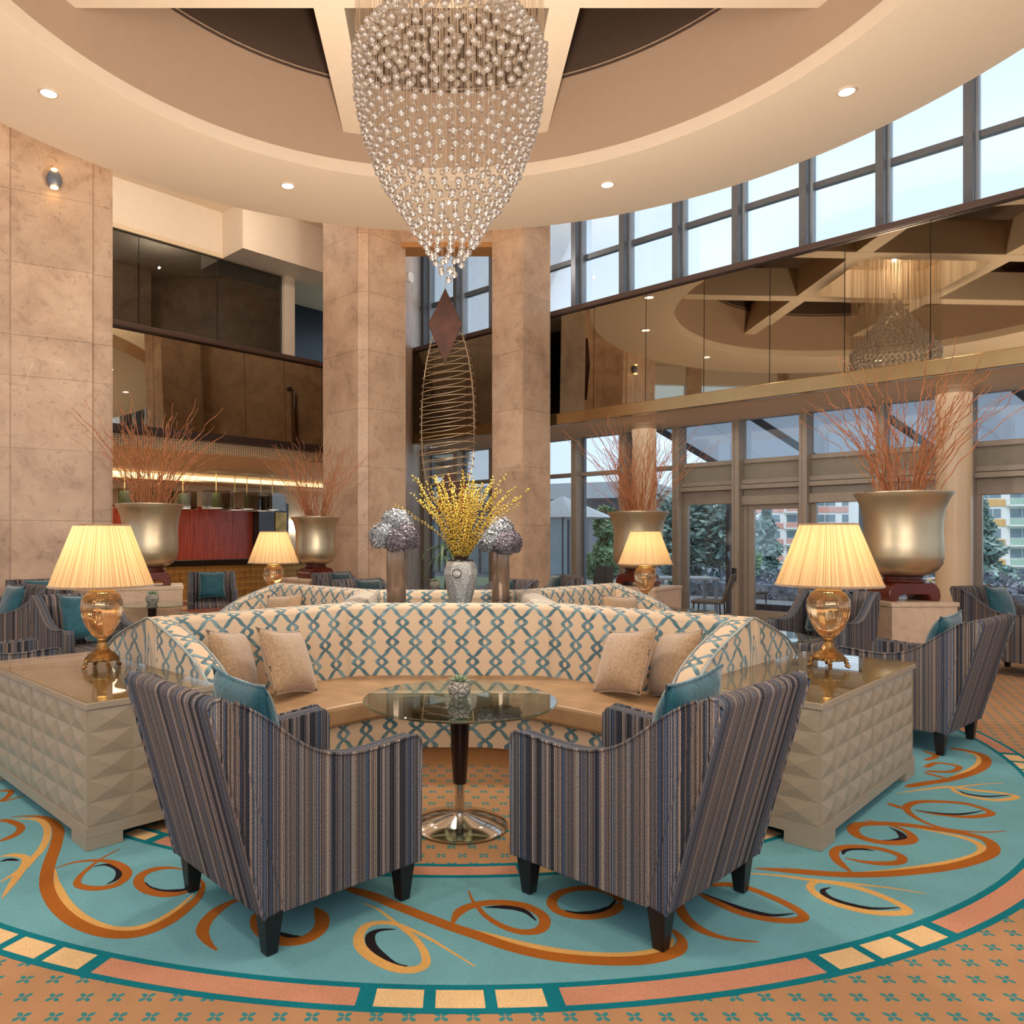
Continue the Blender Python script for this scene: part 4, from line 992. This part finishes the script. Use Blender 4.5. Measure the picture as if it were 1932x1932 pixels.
fv = thing('branch_vase', 'faceted silver vase of yellow budding branches on the centre table', 'vase', (.166, 6.40, .9125))
vprof = [(.088, 0), (.12, .12), (.147, .25), (.132, .325), (.108, .36)]
fm = MB(); nn = 10; Vv = []
for j, (rr, z) in enumerate(vprof):
    for k in range(nn): a = 2*pi*(k+.5*(j in (2, 3)))/nn; Vv.append((rr*cos(a), rr*sin(a), z))
Ff = []
for j in range(4):
    for k in range(nn):
        a, b, c2_, d2_ = j*nn+k, j*nn+(k+1) % nn, (j+1)*nn+(k+1) % nn, (j+1)*nn+k
        if j == 1: Ff += [(a, b, d2_), (b, c2_, d2_)]
        elif j == 3: Ff += [(a, b, c2_), (a, c2_, d2_)]
        else: Ff.append((a, b, c2_, d2_))
Ff.append(tuple(range(nn-1, -1, -1)))
ve = fm.add(Vv, Ff).build('vase_body', 'hammered', fv)
MB().lathe([(.106, .355), (.112, .362), (.106, .368), (.098, .36)], 40, cap=False).build('rim', 'black_wood', fv, smooth=40)
MB().tube([(-.035+.036*cos(R(k*15)), -.146, .258+.036*sin(R(k*15))) for k in range(24)], .004, 6, closed=True).build('ring_handle', 'black_wood', fv, smooth=60)
TW = [twig_mesh(s) for s in range(14)]
for k in range(96):
    me, bd = TW[k % 14]; a = k*2.39996+rnd.uniform(-.2, .2); sc = rnd.uniform(.8, 1.12)
    tw = inst('twig', me, fv, (0, 0, .33), (0, 0, a), (sc, sc, sc)); inst('buds', bd, tw)['kind'] = 'stuff'

# ---- urns with curly branches
def branch_mesh(seed):
    r = random.Random(100+seed); lean = .1+1.05*(seed+.5)/22; H = r.uniform(1.45, 2.0); pts = []; ph = r.uniform(0, 6); w = r.uniform(.010, .024)
    r0 = r.uniform(.04, .24)
    for i in range(34):
        f = i/33; rr = r0+lean*H*.60*f*(.5+.5*f); wig = w*min(1, f*1.5)*(1+.5*sin(f*9+ph))
        pts.append((rr+wig*sin(f*34+ph), wig*cos(f*31+ph*1.7)+.06*f*sin(ph*3), H*f*(1-.16*lean*f)))
    return MB().tube(smoothpts(pts, 2), lambda f: .0052*(1-.6*f)+.0012, 5).mesh('branch', 'bark_orange', smooth=70)
def blocked(x, y):
    d = Vector((x, y))-A
    return (d.dot(nb) > -.03 and d.dot(e) < 1.35 and d.dot(nb) < 1.4) or (x < -.6 and x+y > 11.45 and x-y > -16) or x+y > 15.5
BRM = [branch_mesh(s) for s in range(22)]
def urn(label, plabel, x, y, zt, rz, pw=.42, n=100, seed=0, sc0=.88):
    r = random.Random(seed)
    p = thing('stone_pedestal', plabel, 'pedestal', (x, y, 0), rz, 'stone urn pedestals')
    MB().box(-pw, pw, -pw, pw, 0, zt-.045).build('pedestal_body', 'pale_stone', p, bevel=.006); MB().box(-pw-.012, pw+.012, -pw-.012, pw+.012, zt-.044, zt).build('pedestal_top', 'pale_stone', p, bevel=.004)
    t = thing('branch_urn', label, 'urn', (x, y, zt+.001), rz, 'champagne urns of curly branches'); t.scale = (sc0,)*3
    st = [(-.30, 0), (-.20, 0), (-.19, .05), (-.15, .075), (.15, .075), (.19, .05), (.20, 0), (.30, 0), (.315, .05), (.30, .13), (.26, .185), (.215, .21), (-.215, .21), (-.26, .185), (-.30, .13), (-.315, .05)]
    MB().prism(st, -.22, .22, lambda q, h: (q[0], h, q[1])).build('stand', 'mahogany', t, bevel=.01)
    MB().lathe([(0, .21), (.22, .21), (.235, .225), (.235, .24), (.20, .25), (.20, .262), (.225, .27), (.225, .28), (0, .28)], 40).build('collar', 'mahogany', t, smooth=40)
    MB().lathe([(0, .28), (.20, .282), (.29, .31), (.36, .36), (.405, .43), (.42, .52), (.418, .65), (.41, .80), (.415, .95), (.435, 1.08), (.475, 1.19), (.52, 1.255), (.518, 1.27), (.50, 1.265), (.45, 1.18), (.40, 1.05), (.39, 1.0), (0, 1.0)], 64).build('vessel', 'urn', t, smooth=50)
    for k in range(n):
        sc = r.uniform(.82, 1.1); an = k*2.39996+r.uniform(-.3, .3); zz = sc*r.uniform(.9, 1.05); me = BRM[(k*7+seed) % 22]
        tip = me.vertices[len(me.vertices)-1].co; q_ = rot2((tip.x*sc*sc0, tip.y*sc*sc0), an+rz); q_ = (x+q_[0], y+q_[1])
        if blocked(*q_): an += pi
        inst('branch', me, t, (0, 0, .98), (0, 0, an), (sc, sc, zz))
    return t
urn('champagne urn of copper branches at far right by the round column', 'pale stone pedestal under the far right urn', 4.83, 7.93, .82, R(3), .34, seed=1)
urn('champagne urn of copper branches beside the big stone wall at left', 'pale stone pedestal under the left urn', -4.03, 10.5, .82, R(20), .42, seed=2)
urn('champagne urn of copper branches next to the left pillar', 'pale stone pedestal beside the left pillar', -2.10, 12.70, .81, R(45), .46, seed=3, sc0=.80)
urn('champagne urn of copper branches behind the rear right lamp', 'pale stone pedestal under the urn near the windows', 2.99, 11.5, .75, R(-40), .48, seed=4)

# ---- chandelier
chd = thing('bead_chandelier', 'huge teardrop chandelier of glass beads on fine wires', 'chandelier', (CX+.01, CY, 0))
pz = lambda y: CAMZ+(1018-y)/224.5
low = [(179, 112), (178, 140), (172, 200), (162, 250), (148, 290), (126, 340), (98, 385), (80, 410), (58, 445), (36, 480), (16, 512), (0, 532)]
up = [(170, 105), (140, 62), (112, 22), (85, -20), (55, -65), (28, -105), (3, -140)]
def resample(pp, step):
    P_ = smoothpts([(r/224.5, pz(y), 0) for r, y in pp], 8); out = [P_[0]]; acc = 0
    for a, b in zip(P_[:-1], P_[1:]):
        L = (b-a).length; 
        while acc+L >= step:
            a = a+(b-a)*((step-acc)/L); L = (b-a).length; acc = 0; out.append(a)
        acc += L
    return out
beads = []
for pp, st, layers in ((low, .086, (1,)), (up, .09, (1, .72))):
    for lay in layers:
        for i, q in enumerate(resample(pp, st)):
            rr = max(0, q.x*lay); n = max(1, int(2*pi*rr/(.104 if lay == 1 else .16)))
            for k in range(n):
                a = 2*pi*k/n+i*.35+lay*3; beads.append((rr*cos(a)+rnd.uniform(-.008, .008), rr*sin(a)+rnd.uniform(-.008, .008), q.y+(1-lay)*.5+rnd.uniform(-.012, .012)))
beads.sort(key=lambda p: (p[0])**2*.2+(p[1]+CY)**2+(p[2]-CAMZ)**2)
bme = MB().sphere((0, 0, 0), .0285, 14, 9).mesh('glass_bead', 'bead', smooth=70)
vis = [p for p in beads if (p[2]-CAMZ)/(p[1]+CY)*1430 < 1018]; rest = set(vis[300:])|set(p for p in beads if p not in set(vis))
for p in vis[:300]: inst('glass_bead', bme, chd, p)
m = MB()
for p in rest: m.sphere(p, .0285, 10, 7)
o = m.build('glass_beads', 'bead', chd, smooth=70); o['kind'] = 'stuff'
m = MB()
for i, p in enumerate(beads):
    if i % 2 == 0: m.tube([(p[0], p[1], p[2]), (p[0], p[1], 7.615)], .0011, 3, cap=False)
o = m.build('wires', 'bead_wire', chd); o['kind'] = 'stuff'
MB().lathe([(0, 7.60), (.85, 7.60), (.85, 7.62), (0, 7.62)], 48).build('canopy_plate', 'chrome', chd)

# ---- hanging wire sculpture between the pillars
YS = 13.3; XS = (845-832)/1430*YS; sz = lambda y: CAMZ+(1018-y)*YS/1430; k_ = YS/1430
scp = thing('wire_sculpture', 'hanging coiled wire sculpture with a brown diamond plate between the pillars', 'sculpture', (XS, YS, 0))
def plate(cx, zc, w, hu, hd, name, y0): 
    MB().prism([(cx-w, zc), (cx, zc-hd), (cx+w, zc), (cx, zc+hu)], y0-.03, y0+.03, lambda p, h: (p[0], h, p[1])).build(name, 'rust_plate', scp, bevel=.006)
k2 = (YS-.58)/1430; plate((840-832)*k2-XS, CAMZ+(1018-612)*k2, 32*k2, 68*k2, 76*k2, 'diamond_plate', -.58); plate(3*k_, sz(925), 26*k_, 40*k_, 50*k_, 'diamond_plate', -.1)
prf = [(628, 28), (650, 36), (680, 43), (715, 49), (760, 53), (810, 54), (850, 53), (885, 49), (915, 42), (945, 32)]
pts = []; turns = 22
for i in range(turns*22):
    f = i/(turns*22-1); y = 628+f*317
    for (ya, ra), (yb, rb) in zip(prf[:-1], prf[1:]):
        if ya <= y <= yb: rr = ra+(rb-ra)*(y-ya)/(yb-ya)
    a = 2*pi*turns*f; pts.append((rr*k_*cos(a), rr*k_*sin(a)*.9, sz(y)+.07*cos(a)))
MB().tube(pts, .0075, 5).build('coil', 'steel_wire', scp, smooth=70)
for s in (-1, 1): MB().tube([(s*r*.92*k_, 0, sz(y)) for y, r in prf], .010, 5).build('rib', 'steel_wire', scp, smooth=70)
MB().tube([((840-832)*k2-XS, -.58, CAMZ+(1018-545)*k2), (0, -.1, sz(470)), (0, .3, 6.67)], .004, 4).build('hanging_wire', 'steel_wire', scp)
fl = thing('floor_lamp', 'floor lamp with an orange shade standing behind the yellow branches', 'lamp', ((856-832)/1430*15.2, 15.2, 0))
q = 15.2/1430
MB().lathe([(33*q, CAMZ+(1018-965)*q), (25*q, CAMZ+(1018-917)*q)], 48, cap=False).build('shade', 'orange_shade', fl, smooth=40)
MB().lathe([(.015, .03), (.015, 2.5)], 10).build('pole', 'bronze_rail', fl); MB().lathe([(0, 0), (.2, 0), (.2, .025), (0, .035)], 32).build('base', 'bronze_rail', fl, smooth=40)
pl = thing('potted_palm', 'potted palm half hidden behind the yellow branch vase', 'plant', (.08, 14.9, 0))
MB().lathe([(0, 0), (.16, 0), (.2, .35), (.18, .35), (.17, .30), (0, .30)], 28).build('pot', 'pale_stone', pl, smooth=40)
MB().tube([(0, 0, .28), (.02, 0, .8), (0, .02, 1.25)], .025, 8).build('trunk', 'trunk', pl, smooth=60)
for k in range(16):
    a = k*2.4; L = rnd.uniform(.45, .7); b = 1.0+.02*k; sd = Vector((-sin(a), cos(a), 0)); C_ = [Vector((cos(a)*L*f, sin(a)*L*f, b+L*(.9*f-1.5*f*f))) for f in (0, .3, .6, 1)]
    m = MB(); V = []
    for c_, w in zip(C_, (.01, .03, .028, .003)): V += [c_+sd*w, c_-sd*w, c_+Vector((0, 0, .006))]
    m.add(V, [(3*i+a_, 3*i+b_, 3*i+3+b_, 3*i+3+a_) for i in range(3) for a_, b_ in ((0, 2), (2, 1), (1, 0))]); m.build('frond', 'leaf_green', pl)
# wall sconce on the stone wall
q = A+e*.52+nb*(-.02)
sc = thing('wall_sconce', 'small round wall sconce glowing on the stone wall at left', 'wall lamp', (q.x, q.y, 6.38), atan2(e.y, e.x))
MB().sphere((0, -.05, 0), .11, 20, 14, (.9, .7, 1.15)).build('shell', 'alu_blue', sc, smooth=60)
MB().ring(.001, .05, -.128, 20, dz=.01).build('lens', 'sconce_lens', sc, loc=(0, -.08, 0)) ; MB().ring(.001, .04, .118, 20, dz=.01).build('lens', 'sconce_lens', sc, loc=(0, -.08, 0))
d_ = Vector((e.y, -e.x))*.17
light('sconce_beam', 'SPOT', (q.x+d_.x, q.y+d_.y, 6.22), 60, (1, .66, .3), (0, 0, 0), .015, spot=16, blend=.6)
light('sconce_beam', 'SPOT', (q.x+d_.x, q.y+d_.y, 6.54), 30, (1, .66, .3), (pi, 0, 0), .015, spot=14, blend=.6)

# =================================================================== OUTSIDE
struct(MB().prism([(-2, 21.5), (17.5, 2), (30, 14), (10, 34)], -.3, -.06).build('terrace_floor', 'terrace'))
struct(MB().prism([(-60, 32), (30, 14), (60, -10), (260, 100), (160, 260), (-60, 260)], -9, -8.5).build('ground_far', 'grass_far'))
# slanting awning roof outside the upper panes
aw = thing('awning_roof', 'slanting white awning roof with dark rafters outside the upper windows', 'awning', (0, 19, 0), RZ)
for k in range(14):
    s = 4.9+1.02*k
    MB().add([(s, .3, 4.3), (s+1.0, .3, 4.3), (s+1.0+1.4, 3.6, 2.75), (s+1.4, 3.6, 2.75), (s, .3, 4.33), (s+1.0, .3, 4.33), (s+2.4, 3.6, 2.78), (s+1.4, 3.6, 2.78)],
             [(3, 2, 1, 0), (4, 5, 6, 7), (0, 1, 5, 4), (1, 2, 6, 5), (2, 3, 7, 6), (3, 0, 4, 7)]).build('awning_panel', 'awning_white', aw)
    if k % 2 == 0: MB().quadbar((s, .3, 4.24), (s+1.4, 3.6, 2.69), .1, .1).build('rafter', 'rafter_dark', aw)
pv = thing('garden_pavilion', 'grey glazed pavilion across the terrace beyond the left windows', 'building', (2.9, 30.6, 0), R(-28))
MB().box(-6.5, 5.0, 0, 6, -.1, 3.0).build('wall', 'pavilion_grey', pv); MB().box(-7, 5.5, -.6, 6.5, 3.0, 3.6).build('roof', 'alu_pale', pv)
for k in range(6):
    w_ = MB().box(-6+1.9*k, -4.5+1.9*k, -.05, 0, .1, 2.6).build('window', 'building_window', pv); MB().box(-5.29+1.9*k, -5.21+1.9*k, -.08, -.05, .1, 2.6).build('mullion', 'rafter_dark', w_)
ps = thing('parasol', 'white terrace parasol seen through the window by the right pillar', 'parasol', (3.1, 19.3, -.06))
MB().lathe([(1.35, 2.05), (.05, 2.6), (0, 2.62)], 8, cap=False).build('canopy', 'umbrella_white', ps); MB().lathe([(.025, 0), (.025, 2.6)], 10).build('pole', 'alu_blue', ps)
def terr_chair(label, x, y, rz):
    t = thing('terrace_chair', label, 'chair', (x, y, 0 if x+y < 19 else -.06), rz, 'cafe chairs by the windows')
    MB().box(-.24, .24, -.24, .24, .42, .48).build('seat', 'furniture_grey', t, bevel=.02)
    MB().add([(-.24, -.22, .46), (.24, -.22, .46), (.21, -.36, .90), (-.21, -.36, .90), (-.24, -.26, .46), (.24, -.26, .46), (.21, -.40, .90), (-.21, -.40, .90)], [(0, 1, 2, 3), (7, 6, 5, 4), (0, 4, 5, 1), (1, 5, 6, 2), (2, 6, 7, 3), (3, 7, 4, 0)]).build('backrest', 'furniture_grey', t, bevel=.015)
    for i in (-1, 1):
        for j in (-1, 1): MB().tube([(i*.2, j*.2, .42), (i*.22, j*.22, 0)], .013, 6).build('leg', 'black_wood', t)
terr_chair('brown cafe chair inside the window right of the rear lamp', 4.35, 12.3, R(60)); terr_chair('grey terrace chair outside, left of the sliding door', 6.2, 15.2, R(200)); terr_chair('grey terrace chair outside the window by the right pillar', 3.6, 17.2, R(150))
tt = thing('terrace_table', 'pale terrace table outside the window left of the sliding door', 'table', (5.0, 15.6, -.06))
MB().box(-.6, .6, -.4, .4, .70, .74).build('table_top', 'umbrella_white', tt)
for i in (-1, 1):
    for j in (-1, 1): MB().box(i*.54-.03, i*.54+.03, j*.34-.03, j*.34+.03, 0, .70).build('leg', 'alu_pale', tt)
def tree(label, x, y, z0, h, w, mat, kind, seed, n=2600, leaf=.16):
    r = random.Random(seed); t = thing('tree', label, 'tree', (x, y, z0), 0, 'trees beyond the terrace'); m = MB()
    for k in range(n):
        if kind == 'cone':
            f = r.random()**.8; rr = w*(1-f)*(.35+.65*abs(sin(f*h*3.4)))*sqrt(r.random()); a = r.uniform(0, 6.28); c = Vector((rr*cos(a), rr*sin(a), h*(.08+.92*f)-.15*rr))
        else:
            b = k % 9; ra = random.Random(seed*50+b); bc = Vector((ra.uniform(-.6, .6)*w, ra.uniform(-.6, .6)*w, h*ra.uniform(.3, .85))); d = Vector((r.gauss(0, 1), r.gauss(0, 1), r.gauss(0, 1))).normalized()
            c = bc+d*w*.5*r.uniform(.7, 1)
        a = Vector((r.gauss(0, 1), r.gauss(0, 1), r.gauss(0, .5))).normalized(); b_ = a.cross(Vector((r.gauss(0, 1), r.gauss(0, 1), r.gauss(0, 1)))).normalized(); l = leaf*r.uniform(.6, 1.3)
        m.add([c-a*l, c-b_*l*.4, c+a*l, c+b_*l*.4], [(0, 1, 2, 3)])
    m.build('foliage', mat, t); MB().lathe([(w*.06+.05, 0), (w*.03+.03, h*.75), (0, h*.95)], 8).build('trunk', 'trunk', t)
tree('dark pine tree outside the window left of the sliding door', 8.0, 24.0, -2.5, 6.2, 2.0, 'leaf_conifer', 'round', 5, 4200, .17)
tree('pale green leafy tree outside, right of the dark pine', 10.1, 27.5, -3, 6.0, 1.5, 'leaf_green', 'round', 6, 3500, .16)
tree('blue green cedar outside the sliding door', 12.9, 30, -5, 8.0, 2.3, 'leaf_conifer', 'cone', 7, 5200, .17)
tree('broad cedar outside behind the far right urn', 18.6, 34.5, -5.5, 6.6, 3.4, 'leaf_conifer', 'cone', 8, 4200, .17)
tree('cedar outside the window right of the round column', 19.3, 27, -4, 6.8, 2.7, 'leaf_conifer', 'cone', 9, 5200, .17)
tree('slim green tree outside the window beside the dark grey frame', 4.9, 22.5, -1, 3.8, .7, 'leaf_green', 'round', 10, 2200, .12)
hd = thing('hedge', 'grey green hedge below the sliding door window', 'hedge', (10.9, 18.0, -1.2), R(-45)); m = MB(); r = random.Random(4)
for k in range(9000):
    c = Vector((r.uniform(-5, 8), r.uniform(-1.2, 1.2), r.uniform(.9, 1.5)+r.random()**2*.5)); a = Vector((r.gauss(0, 1), r.gauss(0, 1), r.gauss(0, 1))).normalized(); b_ = a.cross(Vector((0, .3, 1))).normalized(); l = .09
    m.add([c-a*l, c-b_*l*.5, c+a*l, c+b_*l*.5], [(0, 1, 2, 3)])
m.box(-5, 8, -1.1, 1.1, 0, 1.5); m.build('foliage', 'leaf_hedge', hd)
def block(label, x0, x1, y, z0, floors, fh, band, seed, rz=0):
    t = thing('apartment_building', label, 'building', (x0, y, z0), rz); W = x1-x0; r = random.Random(seed)
    MB().box(0, W, 0, 14, 0, floors*fh).build('wall', 'building_white', t)
    n = int(W/3.7)
    for f in range(floors):
        z = f*fh
        for c in range(n):
            a = W*c/n; bal = (c % 3 == 1)
            if bal:
                b = MB().box(a+.1, a+W/n-.1, -1.2, 0, z, z+.25).build('balcony', 'building_white', t); MB().box(a+.1, a+W/n-.1, -1.22, -1.15, z+.25, z+1.05).build('parapet', band if c % 2 else 'building_green', b)
            else: MB().box(a, a+W/n, -.12, 0, z+.05, z+1.0).build('colour_band', band, t)
            w_ = MB().box(a+.45, a+W/n-.45, -.06, .02, z+1.15, z+2.5).build('window', 'building_white', t)
            k = 2 if r.random() < .6 else 3; ww = (W/n-1.0)/k
            for j in range(k): MB().box(a+.5+ww*j+.05, a+.5+ww*(j+1)-.05, -.09, -.06, z+1.2, z+2.45).build('pane', 'building_window', w_)
block('distant white apartment block with pink bands behind the sliding door', 54, 72, 130, -16, 12, 2.75, 'building_pink', 1, R(-6))
block('distant white apartment block with orange bands behind the far right windows', 62, 98, 108, -16, 12, 2.75, 'building_orange', 2, R(-14))
